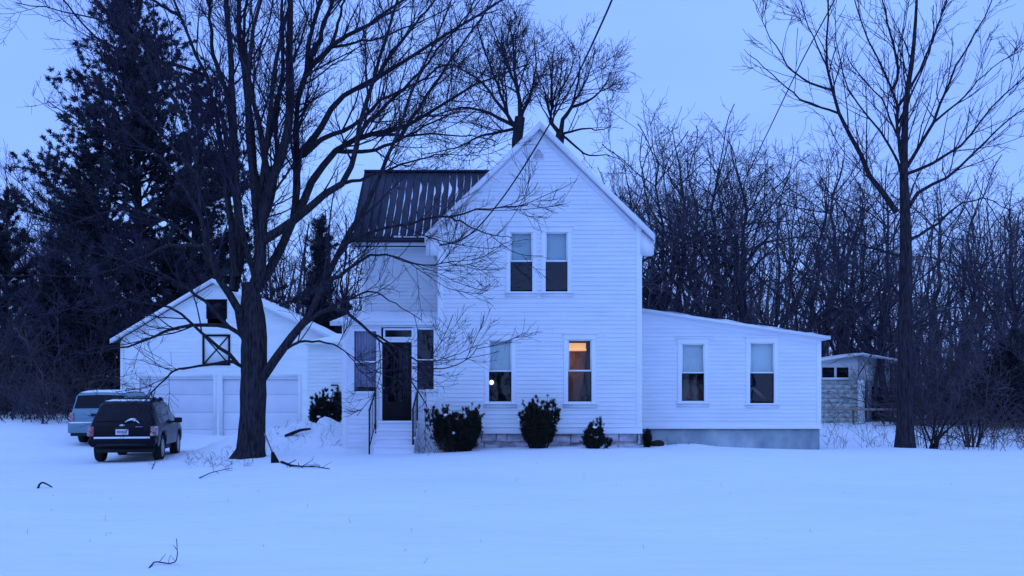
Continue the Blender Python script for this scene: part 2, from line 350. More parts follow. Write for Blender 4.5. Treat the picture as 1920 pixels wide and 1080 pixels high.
# ---- the big tree in front
rng = np.random.default_rng(11)
TY = 22.8
tb = G(470, TY)
big = thing('bare_tree', tb, 'huge multi-stemmed bare tree with a thick dark trunk standing before the garage', 'tree')
LB = [
 ([(437, 545), (452, 480), (447, 400), (438, 320), (432, 200), (437, 100), (424, 0), (415, -120), (420, -240)], 10, 3.5, .2, 1.0),
 ([(470, 560), (486, 520), (491, 460), (490, 400), (505, 340), (535, 280), (545, 210), (541, 100), (546, 0), (540, -120), (545, -260)], 13, 3.5, 0, -.6),
 ([(486, 410), (472, 300), (467, 200), (457, 125), (447, 50), (447, -60), (440, -180)], 9, 3, 0, .9),
 ([(500, 330), (482, 220), (470, 160), (455, 60), (470, -60)], 7, 2, 0, -1.2),
 ([(503, 290), (517, 200), (532, 130), (528, 40), (535, -70)], 6, 2, 0, 1.4),
 ([(478, 560), (495, 525), (522, 478), (543, 435), (555, 380), (557, 300), (556, 220), (562, 175), (576, 130), (577, 90), (588, 40), (602, 0), (620, -100), (640, -230)], 10, 3, .2, 1.6),
 ([(578, 132), (605, 100), (640, 70), (700, 40), (755, 0), (830, -60)], 6, 2, 1.0, 2.4),
 ([(577, 120), (592, 90), (606, 48), (621, 0), (650, -100)], 6, 2, 1.0, .2),
 ([(612, 95), (634, 50), (643, 0), (660, -90)], 4, 1.5, 1.3, 2.6),
 ([(556, 300), (572, 280), (605, 235), (622, 200), (650, 175), (700, 150), (765, 110), (800, 85), (865, 50), (940, 0), (1000, -40)], 7, 2, .6, 3.0),
 ([(557, 305), (575, 290), (602, 262), (660, 240), (690, 210), (712, 188), (770, 160), (840, 120)], 6, 1.5, .6, -1.0),
 ([(553, 400), (580, 355), (610, 305), (640, 275), (670, 260), (730, 245), (780, 230), (830, 195), (890, 160), (945, 138), (990, 120)], 9, 1.6, .5, 2.0),
 ([(630, 285), (690, 285), (735, 270), (800, 235), (860, 210)], 5, 1.4, .9, -.5),
 ([(500, 470), (555, 410), (600, 370), (645, 345), (668, 300), (673, 240), (690, 175), (712, 110), (740, 30), (760, -60)], 9, 2, .1, -2.0),
 ([(488, 715), (507, 685), (545, 640), (583, 588), (607, 530), (638, 465), (668, 418), (710, 340), (740, 260), (765, 190), (800, 110), (830, 50), (860, -40)], 9, 1.3, -.1, -1.8),
 ([(640, 462), (680, 440), (730, 425), (790, 412), (845, 404), (900, 392), (960, 388), (990, 384)], 4, 1, -1.0, -2.5),
 ([(835, 408), (870, 420), (905, 437), (960, 446)], 1.8, .7, -2.2, -2.6),
 ([(560, 618), (600, 585), (640, 575), (665, 600), (718, 640), (755, 690), (785, 735), (800, 760)], 5, 1, -.4, -1.6),
 ([(700, 625), (760, 660), (800, 690), (850, 690), (885, 665), (895, 650)], 2.2, .7, -1.3, -2.0),
 ([(600, 560), (660, 500), (700, 475), (750, 485), (800, 500), (850, 490)], 4, .9, -.6, -2.2),
 ([(596, 570), (650, 560), (700, 545), (740, 570), (790, 600)], 3, .8, -.6, 0.8),
 ([(463, 640), (447, 618), (385, 608), (325, 618), (250, 647), (170, 662), (110, 655)], 5, 1, 0, -1.5),
 ([(460, 690), (440, 676), (398, 683), (325, 695), (280, 740), (262, 775)], 3.8, .9, 0, -1.6),
 ([(462, 640), (447, 585), (422, 540), (400, 500), (380, 420), (372, 325), (350, 225), (330, 150)], 9, 1.6, -.1, -2.2),
 ([(445, 520), (438, 450), (425, 350), (412, 250), (390, 150), (362, 88), (325, 0), (300, -80)], 8, 2, .1, 1.6),
 ([(436, 230), (425, 170), (396, 100), (391, 0), (380, -100)], 6, 2, .4, -.8),
 ([(385, 140), (330, 120), (250, 110), (165, 60), (120, 0), (70, -60)], 4, 1.2, .8, -1.0),
 ([(402, 210), (340, 160), (280, 90), (210, 40), (120, 20), (30, 5)], 4.5, 1, .8, 2.4),
 ([(395, 480), (330, 420), (250, 390), (180, 400), (120, 430), (60, 420)], 4, .9, -.3, -2.0),
 ([(390, 460), (310, 460), (230, 500), (140, 520), (60, 515)], 3.5, .9, -.3, -1.0),
 ([(380, 400), (320, 310), (240, 250), (150, 230), (90, 190)], 3.5, .9, -1, -.5),
 ([(700, 155), (740, 90), (800, 20), (850, -40)], 4, 1.2, 1.5, .2),
 ([(668, 262), (720, 200), (790, 130), (850, 60), (900, 0)], 4.5, 1.2, .9, -1.4),
 ([(700, 250), (760, 255), (820, 250), (880, 255), (930, 265)], 3.5, .9, 1.1, -.6),
 ([(640, 350), (700, 330), (760, 305), (820, 290), (880, 290)], 3.5, .9, -.4, 1.4),
 ([(745, 258), (800, 180), (860, 90), (905, 30), (940, -30)], 4, 1.2, -1.4, .4),
 ([(620, 88), (700, 75), (780, 45), (850, 10)], 3, .9, 1.2, -.8),
 ([(330, 20), (270, -10), (200, -50)], 4, 1.2, 1.5, .5),
 ([(345, 215), (300, 150), (265, 80), (230, 20), (200, -30)], 4.5, 1.2, -2, -1),
 ([(372, 330), (310, 260), (250, 200), (215, 130)], 3.5, .9, -1.6, -3),
 ([(440, 610), (380, 560), (320, 520), (240, 490), (160, 470)], 4, .9, -.2, .9),
 ([(455, 670), (400, 640), (330, 580), (250, 560), (180, 585), (110, 570)], 4, .9, -.2, -2.4),
 ([(520, 650), (560, 640), (610, 640), (650, 660), (680, 700)], 3.5, .8, -.2, -1.5),
]
lp, lr = limbs_np(rng, LB, TY, 16)
# limbs that lean towards and away from the road, so that the crown is as deep as wide
extra = []
for k in range(6):
    a = [70, 110, 95, 250, 290, 268, 60, 235, 300][k]; h0 = rng.uniform(3.4, 6.5)
    p0 = np.array(P(480, 520, TY)); p0[2] = h0 + .6; pts = [p0]
    d = np.array([math.cos(R(a)) * .6, math.sin(R(a)) * .6, .8])
    for i in range(6): d = norm(d + rng.normal(size=3) * .12 + np.array([0, 0, .06])); pts.append(pts[-1] + d * 1.25)
    extra.append(resample(np.array(pts), 16))
lp = np.concatenate((lp, np.stack(extra))); lr = np.concatenate((lr, np.linspace(.075, .022, 16)[None].repeat(6, 0)))
trunk = resample(np.array([P(466, 885, TY), P(470, 850, TY), P(474, 780, TY), P(476, 700, TY), P(477, 630, TY), P(472, 575, TY), P(468, 530, TY)]), 18)
tr_r = np.interp(np.linspace(0, 1, 18), [0, .05, .12, .3, .6, .85, 1], [.56, .46, .345, .31, .32, .30, .18])
tv, tf = tubes_np(trunk[None], tr_r[None], 20)
c = tv.reshape(18, 20, 3)     # root flare and fluting
for i in range(18):
    fl = .24 * math.exp(-i / 1.1) + .03
    for j in range(20):
        d = c[i, j] - trunk[i]; c[i, j] = trunk[i] + d * (1 + fl * math.sin(j * 2 * math.pi / 20 * 5 + i * .12) + .03 * rng.normal())
tparts = [(c.reshape(-1, 3), tf), tubes_np(lp, lr, 8)]
mesh_np('trunk', *join(tparts), M['bark'], big, smooth=True)
wl = np.clip(lr[:, 0] / .08, .35, 1)
cl = crown_levels(rng, lp, lr, [
    dict(count=2.35, K=8, length=2.2, ang=(22, 52), up=.16, wob=.085, t0=.24, rfac=.5, rmin=.010, rmax=.028, n=4, taper=.35, tl=.5),
    dict(count=4.4, K=6, length=1.05, ang=(25, 58), up=.12, wob=.085, t0=.12, rfac=.6, rmin=.0065, rmax=.011, n=3, taper=.5),
    dict(count=6.5, K=4, length=.45, ang=(25, 58), up=.12, wob=.09, t0=.1, rfac=.65, rmin=.005, rmax=.007, n=3, taper=.7)])
mesh_np('crown', *join(cl), M['twig'], big)

# ---- the tall tree right of the annex
rng = np.random.default_rng(23)
RY = 26.5
rb = G(1697, RY)
rt = thing('bare_tree', rb, 'tall slim bare tree with upswept spreading branches standing alone right of the annex', 'tree')
LRT = [
 ([(1681, 398), (1639, 338), (1611, 287), (1579, 227), (1556, 153), (1547, 102), (1556, 28), (1550, -60)], 5.85, 1.28, 0, -1.0),
 ([(1572, 220), (1500, 185), (1463, 157), (1440, 130), (1403, 102)], 2.34, 0.64, -.6, -1.6),
 ([(1557, 176), (1510, 153), (1477, 125), (1454, 83), (1431, 51), (1428, 23)], 2.34, 0.64, -.8, .4),
 ([(1549, 115), (1520, 60), (1500, 0)], 1.72, 0.72, -.9, -1.8),
 ([(1690, 300), (1683, 255), (1683, 200), (1662, 143), (1632, 83), (1602, 14), (1590, -50)], 3.51, 0.96, 0, 1.5),
 ([(1690, 290), (1681, 255), (1655, 185), (1620, 153), (1590, 110)], 2.73, 0.72, 0, -1.5),
 ([(1690, 330), (1681, 296), (1639, 231), (1593, 176), (1570, 90), (1565, 20)], 2.73, 0.72, 0, 1.8),
 ([(1692, 160), (1688, 139), (1667, 55), (1653, 0), (1645, -70)], 3.12, 0.96, 0, -.5),
 ([(1703, 330), (1732, 264), (1755, 218), (1792, 120), (1824, 70), (1852, 23), (1870, -40)], 3.90, 0.96, 0, .8),
 ([(1745, 245), (1800, 190), (1843, 140), (1880, 115), (1915, 95)], 2.34, 0.64, .3, -.6),
 ([(1705, 350), (1740, 310), (1797, 278), (1843, 222), (1871, 185), (1920, 148), (1960, 110)], 3.51, 0.80, 0, -1.6),
 ([(1706, 385), (1720, 360), (1774, 333), (1815, 300), (1871, 240), (1920, 203), (1970, 170)], 3.90, 0.80, 0, 1.4),
 ([(1699, 190), (1723, 139), (1764, 37), (1778, 0), (1790, -70)], 3.12, 0.96, 0, 1.0),
 ([(1704, 450), (1764, 417), (1801, 380), (1850, 372), (1900, 395)], 3.12, 0.80, 0, -1.0),
 ([(1690, 480), (1650, 470), (1600, 455), (1550, 410)], 2.73, 0.64, 0, 1.2),
 ([(1692, 560), (1660, 520), (1600, 500), (1560, 505)], 2.34, 0.64, 0, -1.3),
 ([(1703, 620), (1740, 590), (1790, 575), (1850, 590)], 2.73, 0.64, 0, 1.0),
 ([(1700, 240), (1712, 170), (1745, 90), (1750, 10)], 2.34, 0.80, 0, -2.0),
 ([(1697, 260), (1700, 180), (1690, 90), (1705, 0)], 2.34, 0.80, 0, 2.2),
]
lp, lr = limbs_np(rng, LRT, RY, 12)
trunk = resample(np.array([P(1697, 850, RY), P(1697, 800, RY), P(1697, 600, RY), P(1699, 500, RY), P(1697, 393, RY), P(1694, 324, RY), P(1697, 231, RY), P(1699, 176, RY), P(1711, 116, RY), P(1718, 23, RY), P(1722, -80, RY)]), 24)
tr_r = np.interp(np.linspace(0, 1, 24), [0, .03, .08, .4, .6, 1], [.33, .27, .225, .175, .105, .018])
mesh_np('trunk', *join([tubes_np(trunk[None], tr_r[None], 14), tubes_np(lp, lr, 7)]), M['bark'], rt, smooth=True)
al = np.concatenate((lp, resample(trunk[12:], 12)[None])); ar = np.concatenate((lr, np.linspace(.12, .02, 12)[None]))
cl = crown_levels(rng, al, ar, [
    dict(count=2.3, K=7, length=2.2, ang=(22, 50), up=.16, wob=.09, t0=.12, rfac=.5, rmin=.010, rmax=.022, n=4, taper=.35, tl=.75),
    dict(count=2.6, K=5, length=1.0, ang=(25, 55), up=.10, wob=.12, t0=.15, rfac=.6, rmin=.008, rmax=.012, n=3, taper=.6),
    dict(count=2.6, K=4, length=.45, ang=(25, 55), up=.1, wob=.1, t0=.1, rfac=.7, rmin=.006, rmax=.008, n=3, taper=.7)])
mesh_np('crown', *join(cl), M['twig'], rt)

# ---- two big trees behind the house
def traced(Y, u, limbs, trunk_px, tr, seed, label, spec):
    rng = np.random.default_rng(seed)
    o = thing('bare_tree', G(u, Y), label, 'tree')
    lp, lr = limbs_np(rng, limbs, Y, 12)
    base = G(u, Y); tk = resample(np.array([base - np.array((0, 0, .2))] + [P(a, b, Y) for a, b in trunk_px]), 14)
    mesh_np('trunk', *join([tubes_np(tk[None], np.linspace(tr[0], tr[1], 14)[None], 12), tubes_np(lp, lr, 6)]), M['bark'], o, smooth=True)
    mesh_np('crown', *join(crown_levels(rng, lp, lr, spec)), M['twig'], o)
SPB = [dict(count=2.6, K=6, tl=.45, length=2.3, ang=(25, 60), up=.12, wob=.12, t0=.12, rfac=.5, rmin=.014, rmax=.05, n=4, taper=.35),
       dict(count=4.0, K=5, length=1.2, ang=(25, 60), up=.08, wob=.12, t0=.12, rfac=.6, rmin=.010, rmax=.016, n=3, taper=.5),
       dict(count=4.4, K=4, length=.65, ang=(25, 60), up=.06, wob=.12, t0=.1, rfac=.7, rmin=.0075, rmax=.010, n=3, taper=.8)]
traced(39, 972, [
 ([(972, 240), (977, 218), (973, 183), (965, 128), (962, 80), (955, 40)], 5.60, 1.28, 0, 1),
 ([(970, 250), (953, 222), (942, 183), (926, 140), (908, 95), (895, 50)], 4.40, 1.12, 0, -1.5),
 ([(965, 255), (915, 210), (870, 200), (820, 215), (780, 240)], 4.00, 0.80, 0, -2),
 ([(974, 225), (998, 170), (1006, 120), (1002, 75)], 4.00, 1.12, 0, 2),
 ([(950, 215), (900, 150), (850, 120), (800, 120)], 3.60, 0.80, 0, 2),
 ([(968, 262), (900, 255), (850, 280), (790, 290)], 3.20, 0.80, 0, 1),
 ([(970, 170), (940, 90), (915, 30)], 3.20, 0.96, 0, 3)], [(970, 400), (969, 260), (975, 220)], (.34, .22), 31,
 'broad twiggy bare tree rising behind the gable left of the peak', SPB)
traced(40, 1048, [
 ([(1051, 252), (1054, 222), (1070, 202), (1112, 186), (1135, 160), (1145, 135)], 5.20, 0.96, 0, -1),
 ([(1040, 262), (1031, 233), (1035, 202), (1035, 145), (1037, 110), (1040, 85)], 4.40, 1.04, 0, 1),
 ([(1070, 203), (1082, 165), (1088, 125), (1085, 95)], 2.80, 0.80, -.3, 1.5),
 ([(1056, 262), (1095, 240), (1125, 245), (1145, 235)], 2.56, 0.72, 0, -2),
 ([(1034, 205), (1018, 165), (1006, 135)], 2.40, 0.72, .5, -1.5),
 ([(1058, 270), (1100, 292), (1135, 290), (1165, 300)], 2.56, 0.72, 0, 2),
 ([(1060, 215), (1100, 150), (1112, 115), (1115, 95)], 2.56, 0.72, 0, 3)], [(1046, 400), (1045, 280), (1046, 262), (1051, 250)], (.32, .2), 32,
 'rounded twiggy bare tree rising behind the gable right of the peak', SPB)

# ---- woodland trees: six different ones, copied
def wood_proto(seed, H, spread, r0, fork):
    rng = np.random.default_rng(seed)
    lean = rng.normal(size=2) * .03
    z = np.linspace(-.3, H * .93, 16)
    tk = np.stack((lean[0] * z + np.cumsum(rng.normal(size=16)) * .13, lean[1] * z + np.cumsum(rng.normal(size=16)) * .13, z), -1)
    rr = r0 * (1 - .95 * (np.linspace(0, 1, 16)) ** .75) ; rr[0] *= 1.3
    Pm = [tk]; Rm = [rr]
    nl = fork
    for k in range(nl):
        t = rng.uniform(.28, .85); i = int(t * 15); a = k * 2.399 + rng.uniform(-.4, .4)
        d = norm(np.array([math.cos(a) * spread, math.sin(a) * spread, rng.uniform(.45, 1.0)])); p = tk[i].copy(); pts = [p]
        ln = H * rng.uniform(.28, .46) * (1.15 - t * .6)
        for q in range(7): d = norm(d + rng.normal(size=3) * .17 + np.array([0, 0, .07])); p = p + d * ln / 7; pts.append(p)
        Pm.append(resample(np.array(pts), 16)); Rm.append(np.linspace(rr[i] * .6, .02, 16))
    Pm = np.stack(Pm); Rm = np.stack(Rm)
    o = thing('bare_tree', (0, 0, 0), '', 'tree')
    mesh_np('trunk', *join([tubes_np(Pm, Rm, 7)]), M['grey_bark'], o, smooth=True, local=True)
    cl = crown_levels(rng, Pm, Rm, [
        dict(count=1.2, K=6, length=2.5, ang=(30, 65), up=.09, wob=.16, t0=.2, rfac=.5, rmin=.014, rmax=.035, n=3, taper=.4),
        dict(count=2.3, K=4, length=1.2, ang=(30, 65), up=.06, wob=.16, t0=.15, rfac=.6, rmin=.010, rmax=.015, n=3, taper=.6),
        dict(count=3.0, K=3, length=.6, ang=(30, 65), up=.05, wob=.15, t0=.1, rfac=.7, rmin=.008, rmax=.010, n=3, taper=.8)])
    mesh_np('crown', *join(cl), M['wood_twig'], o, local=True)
    return o
def dup(o, loc, rz, s, label, group):
    c = o.copy(); COL.objects.link(c); c.location = tuple(loc); c.rotation_euler = (0, 0, rz); c.scale = (s, s, s)
    c['label'] = label; c['group'] = group
    for ch in list(o.children):
        d = ch.copy(); COL.objects.link(d); d.parent = c
    return c
protos = [wood_proto(100 + i, [15, 16, 14, 15.5, 13.5, 16.5][i], [.8, .65, 1.0, .75, .9, .6][i], [.25, .16, .26, .15, .20, .13][i], [13, 12, 15, 11, 14, 11][i]) for i in range(6)]
used = [False] * 6
def plant(i, loc, rz, s, label, group):
    if not used[i]:
        used[i] = True; o = protos[i]; o.location = tuple(loc); o.rotation_euler = (0, 0, rz); o.scale = (s,) * 3; o['label'] = label; o['group'] = group
        return o
    return dup(protos[i], loc, rz, s, label, group)
rng = np.random.default_rng(77)
LRW = 'slender bare tree crowded among others in the woods behind the right annex'
LLW = 'slender bare tree crowded among others in the woods left of the garage'
LMW = 'slender bare tree seen over the roofs between the garage and the gable'
Hs = [15, 16, 14, 15.5, 13.5, 16.5]
def top_row(u):   # photo row of the tree tops
    return np.interp(u, [0, 60, 600, 800, 1150, 1210, 1290, 1380, 1440, 1520, 1600, 1750, 1850, 1920], [300, 330, 330, 290, 260, 215, 190, 235, 200, 230, 270, 300, 330, 350])
for k in range(36):
    u = 1165 + (k * 0.618034 % 1) * 800; Y = rng.uniform(38, 62)
    if k < 10: u = [1235, 1300, 1360, 1335, 1425, 1500, 1560, 1640, 1790, 1870][k]; Y = [42, 40, 44, 47, 42, 44, 41, 43, 42, 40][k]
    i = int(rng.integers(6)); g = G(u, Y); H = EYE + (HOR - top_row(u)) / F * Y + rng.uniform(-1.6, .3)
    plant(i, g, rng.uniform(0, 6.28), H / (Hs[i] * 1.04), LRW, 'bare trees in the woods behind the right annex')
for k in range(11):
    u = rng.uniform(-60, 190); Y = rng.uniform(44, 60); i = int(rng.integers(6)); g = G(u, Y); H = EYE + (HOR - top_row(u)) / F * Y * rng.uniform(.85, 1.0)
    plant(i, g, rng.uniform(0, 6.28), H / (Hs[i] * 1.04), LLW, 'bare trees in the woods left of the garage')
for k in range(12):
    u = 430 + k * 45 + rng.uniform(-15, 15); Y = rng.uniform(47, 66); i = int(rng.integers(6)); g = G(u, Y); H = EYE + (HOR - top_row(u) - 40) / F * Y * rng.uniform(.85, 1.05)
    plant(i, g, rng.uniform(0, 6.28), H / (Hs[i] * 1.04), LMW, 'bare trees seen over the roofs')

# ---- far woods and undergrowth that read as one mass
def mass(name, n, ulo, uhi, ylo, yhi, hlo, hhi, seed, spec, r, m, K=6, lean=.08):
    rng = np.random.default_rng(seed)
    Y = rng.uniform(ylo, yhi, n); u = rng.uniform(ulo, uhi, n); x = (u - 960) / F * Y; z = gz(x, Y) - .15
    d = norm(np.stack((rng.normal(size=n) * lean, rng.normal(size=n) * lean, np.ones(n)), -1)); h = rng.uniform(hlo, hhi, n)
    p = np.stack((x, Y, z), -1); pts = [p]
    for k in range(K - 1):
        d = norm(d + rng.normal(size=(n, 3)) * lean * .9); p = p + d * (h / (K - 1))[:, None]; pts.append(p)
    Pm = np.stack(pts, 1); Rm = r * rng.uniform(.6, 1.3, n)[:, None] * np.linspace(1, .25, K)[None]
    parts = [tubes_np(Pm, Rm, 4)] + crown_levels(rng, Pm, Rm, spec)
    return tag(mesh_np(name, *join(parts), m), kind='stuff')
far = [dict(count=.9, K=4, length=3.0, ang=(25, 60), up=.15, wob=.12, t0=.15, rfac=.5, rmin=.03, rmax=.05, n=3, taper=.5),
       dict(count=1.3, K=3, length=1.5, ang=(25, 60), up=.1, wob=.1, t0=.1, rfac=.7, rmin=.022, rmax=.03, n=3, taper=.7)]
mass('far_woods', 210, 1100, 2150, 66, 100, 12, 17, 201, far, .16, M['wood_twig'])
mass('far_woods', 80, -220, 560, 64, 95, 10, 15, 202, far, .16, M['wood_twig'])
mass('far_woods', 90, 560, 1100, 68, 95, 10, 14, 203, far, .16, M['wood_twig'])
mass('far_woods', 170, -900, 2800, -95, -60, 11, 17, 204, far[:1], .2, M['wood_twig'])  # unseen trees behind the camera, added for dark reflections in panes and cars
br = [dict(count=2.4, K=4, length=1.3, ang=(25, 75), up=.05, wob=.25, t0=.1, rfac=.6, rmin=.009, rmax=.016, n=3, taper=.6),
      dict(count=3.2, K=3, length=.65, ang=(25, 75), up=.03, wob=.25, t0=.1, rfac=.7, rmin=.0075, rmax=.010, n=3, taper=.8)]
mass('undergrowth', 680, 1180, 2060, 39, 62, 2.0, 7.5, 211, br, .03, M['brush'], lean=.2)
mass('undergrowth', 260, 1660, 2060, 33.5, 40, 1.2, 3.8, 212, br, .024, M['brush'], lean=.25)
mass('undergrowth', 330, -150, 215, 38, 56, 2.0, 6.5, 213, br, .03, M['brush'], lean=.2)
mass('undergrowth', 90, -120, 120, 34.5, 38, .8, 2.6, 214, br, .022, M['brush'], lean=.25)
mass('undergrowth', 150, 1690, 2060, 31.5, 38, 2.5, 6.5, 216, br, .022, M['vine'], K=9, lean=.42)
mass('undergrowth', 70, -120, 190, 36, 42, 2.5, 6.5, 217, br, .022, M['vine'], K=9, lean=.42)
mass('undergrowth', 240, 480, 1160, 50, 66, 2.0, 6.0, 215, br, .03, M['brush'], lean=.2)

# ---- conifers
def needles_np(rng, C, D, per, ln, wd):
    n = len(C) * per; C = np.repeat(C, per, 0); D = np.repeat(D, per, 0)
    d = norm(D * .7 + rng.normal(size=(n, 3)) * .75 + np.array([0, 0, .15])); s = norm(np.cross(d, rng.normal(size=(n, 3)))) * (wd * rng.uniform(.6, 1.3, n))[:, None]
    C = C + rng.normal(size=(n, 3)) * ln * .22
    tip = C + d * (ln * rng.uniform(.6, 1.3, n))[:, None]
    V = np.stack((C - s * .5, C + s * .5, tip), 1).reshape(-1, 3); return V, np.arange(n * 3).reshape(-1, 3)
def pine(seed, loc, H, Rm, clear, label, group=None, whorl=.55, per=20, ln=.19, wd=.05, up0=0., prof=None, nb=5, name='pine_tree', dens=6.0):
    rng = np.random.default_rng(seed); o = thing(name, loc, label, 'tree', group); base = np.array(loc)
    z = np.linspace(-.3, H, 14); tk = np.stack((np.cumsum(rng.normal(size=14)) * .05, np.cumsum(rng.normal(size=14)) * .05, z), -1) + base
    rr = np.linspace(H * .017, .02, 14)
    Pb, Rb = [], []
    h = clear * H
    while h < H * .985:
        f = (h / H - clear) / (1 - clear)
        for k in range(nb):
            a = rng.uniform(0, 6.28); pr = (1 - f) ** .75 if prof is None else prof(f)
            ln_ = max(.35, Rm * pr * rng.choice((.55, .75, .95, 1.05, 1.2)) * rng.uniform(.85, 1.1)); el = up0 + .12 + .75 * f + rng.uniform(-.18, .2)
            d = np.array([math.cos(a) * math.cos(el), math.sin(a) * math.cos(el), math.sin(el)])
            zz = (h + rng.uniform(-.2, .2) - z[0]) / (H - z[0]) * 13; i = min(int(zz), 12); p = tk[i] + (tk[i + 1] - tk[i]) * (zz - i); pts = [p]
            for q in range(6): d = norm(d + rng.normal(size=3) * .08 + np.array([0, 0, .055])); p = p + d * ln_ / 6; pts.append(p)
            Pb.append(np.array(pts)); Rb.append(np.linspace(max(.012, rr[i] * .35), .008, 7))
        h += whorl * rng.uniform(.75, 1.25)
    Pb = np.stack(Pb); Rb = np.stack(Rb)
    Ps, Rs = sprout(rng, Pb, Rb, 3.0, 5, Rm * .36, (35, 60), up=.06, t0=.2, wob=.1, rfac=.6, rmin=.006, flat=.75)
    tuft = []; dr = []
    for Q, t0, dn in ((Pb, .35, dens), (Ps, .1, dens)):
        seg = np.linalg.norm(np.diff(Q, axis=1), axis=2).sum(1); n = rng.poisson(seg * dn); par = np.repeat(np.arange(len(Q)), n)
        f = rng.uniform(t0, 1, len(par)) * (Q.shape[1] - 1); lo = f.astype(int).clip(0, Q.shape[1] - 2); fr = (f - lo)[:, None]
        tuft.append(Q[par, lo] * (1 - fr) + Q[par, lo + 1] * fr); dr.append(norm(Q[par, lo + 1] - Q[par, lo]))
        tuft.append(Q[:, -1]); dr.append(norm(Q[:, -1] - Q[:, -2]))
    tuft = np.concatenate(tuft); dr = np.concatenate(dr)
    mesh_np('trunk', *join([tubes_np(tk[None], rr[None], 10), tubes_np(Pb, Rb, 4), tubes_np(Ps, Rs, 3)]), M['bark'], o, smooth=True)
    V, Fc = needles_np(rng, tuft, dr, per, ln, wd)
    mesh_np('crown', V, [Fc], M['needles'], o)
    return o
pine(301, G(268, 44), 20.2, 6.9, .10, 'giant dark pine towering behind the garage and parked vehicles', prof=lambda f: (1 - f) ** .62 * (.92 + .22 * math.sin(f * 21)), whorl=.56, nb=5, dens=4.4)
pine(302, G(365, 50), 19.0, 5.0, .10, 'tall dark pine just behind and right of the giant pine', prof=lambda f: (1 - f) ** .6 * (.85 + .25 * math.sin(f * 25)), whorl=.75, nb=5, dens=4.4)
pine(303, G(165, 48), 13.5, 3.6, .05, 'mid-height dark pine filling in left of the giant pine', whorl=.6)
pine(304, G(15, 46), 11.2, 3.0, .02, 'dark evergreen at the left edge of the picture', whorl=.55)
pine(305, G(95, 42), 7.0, 2.4, .02, 'low dark evergreen behind the pale blue vehicle', whorl=.5)
pine(306, G(605, 47), 10.6, 1.9, .02, 'narrow dark cedar rising behind the garage roof', name='cedar_tree', prof=lambda f: (1 - f) ** .5, whorl=.35, ln=.2, up0=.5)
pine(307, G(648, 47), 6.4, 1.9, .02, 'low dark cedar peeking out beside the porch corner', name='cedar_tree', whorl=.4, ln=.22, up0=.3)
pine(308, G(1895, 33), 3.2, 1.5, .12, 'small dark evergreen at the right edge of the wood', whorl=.35, ln=.22, nb=6)
pine(309, G(1245, 41), 6.0, 1.6, .05, 'dark young evergreen peering over the right annex roof', whorl=.4, ln=.2)

# ------------------------------------------------------------------ house
YG = 24.3
house = thing('farmhouse', (0.74, YG + 4, .35), 'white clapboard farmhouse with a tall steep gable, side wing, glazed porch and low annex', 'house')
HX = lambda u, Y: (u - 960) / F * Y
HZ = lambda v, Y: EYE + (HOR - v) / F * Y

def clap(mb, O, U, N, xfun, z0, z1, holes=(), e=.115, out=.021, rng=random):
    """lapped boards on the plane through O with horizontal axis U and outward normal N; xfun(z)->(x0,x1)"""
    O = Vector(O); U = Vector(U); N = Vector(N); z = z0
    W = lambda x, zz, o: tuple(O + U * x + Vector((0, 0, zz)) + N * o)
    while z < z1 - 1e-4:
        zt = min(z + e, z1); a0, a1 = xfun(z); b0, b1 = xfun(zt)
        cuts = [(max(h[0], a0), min(h[1], a1)) for h in holes if h[2] < (z + zt) / 2 < h[3]]
        cuts.sort(); xs = [(a0, b0)]; ivs = []
        for c0, c1 in cuts: ivs.append((xs[-1], (c0, c0))); xs.append((c1, c1))
        ivs.append((xs[-1], (a1, b1)))
        for (l0, lt), (r0, rt_) in ivs:
            if r0 - l0 < .01: continue
            while r0 - l0 > 1.6 and rng.random() < .5:      # butt joint: lay the left length, go on from there
                j = l0 + rng.uniform(.5, r0 - l0 - .4); o1 = out + rng.uniform(-.003, .003); dz = rng.uniform(-.002, .002)
                mb.quad(W(l0, z + dz, o1), W(j - .002, z + dz, o1), W(j - .002, zt, .003), W(lt, zt, .003)); mb.quad(W(l0, z + dz, .0), W(j - .002, z + dz, .0), W(j - .002, z + dz, o1), W(l0, z + dz, o1))
                l0 = lt = j
            o1 = out + rng.uniform(-.002, .002)
            mb.quad(W(l0, z, o1), W(r0, z, o1), W(rt_, zt, .003), W(lt, zt, .003))
            mb.quad(W(l0, z, .0), W(r0, z, .0), W(r0, z, o1), W(l0, z, o1))
        z = zt
    return mb

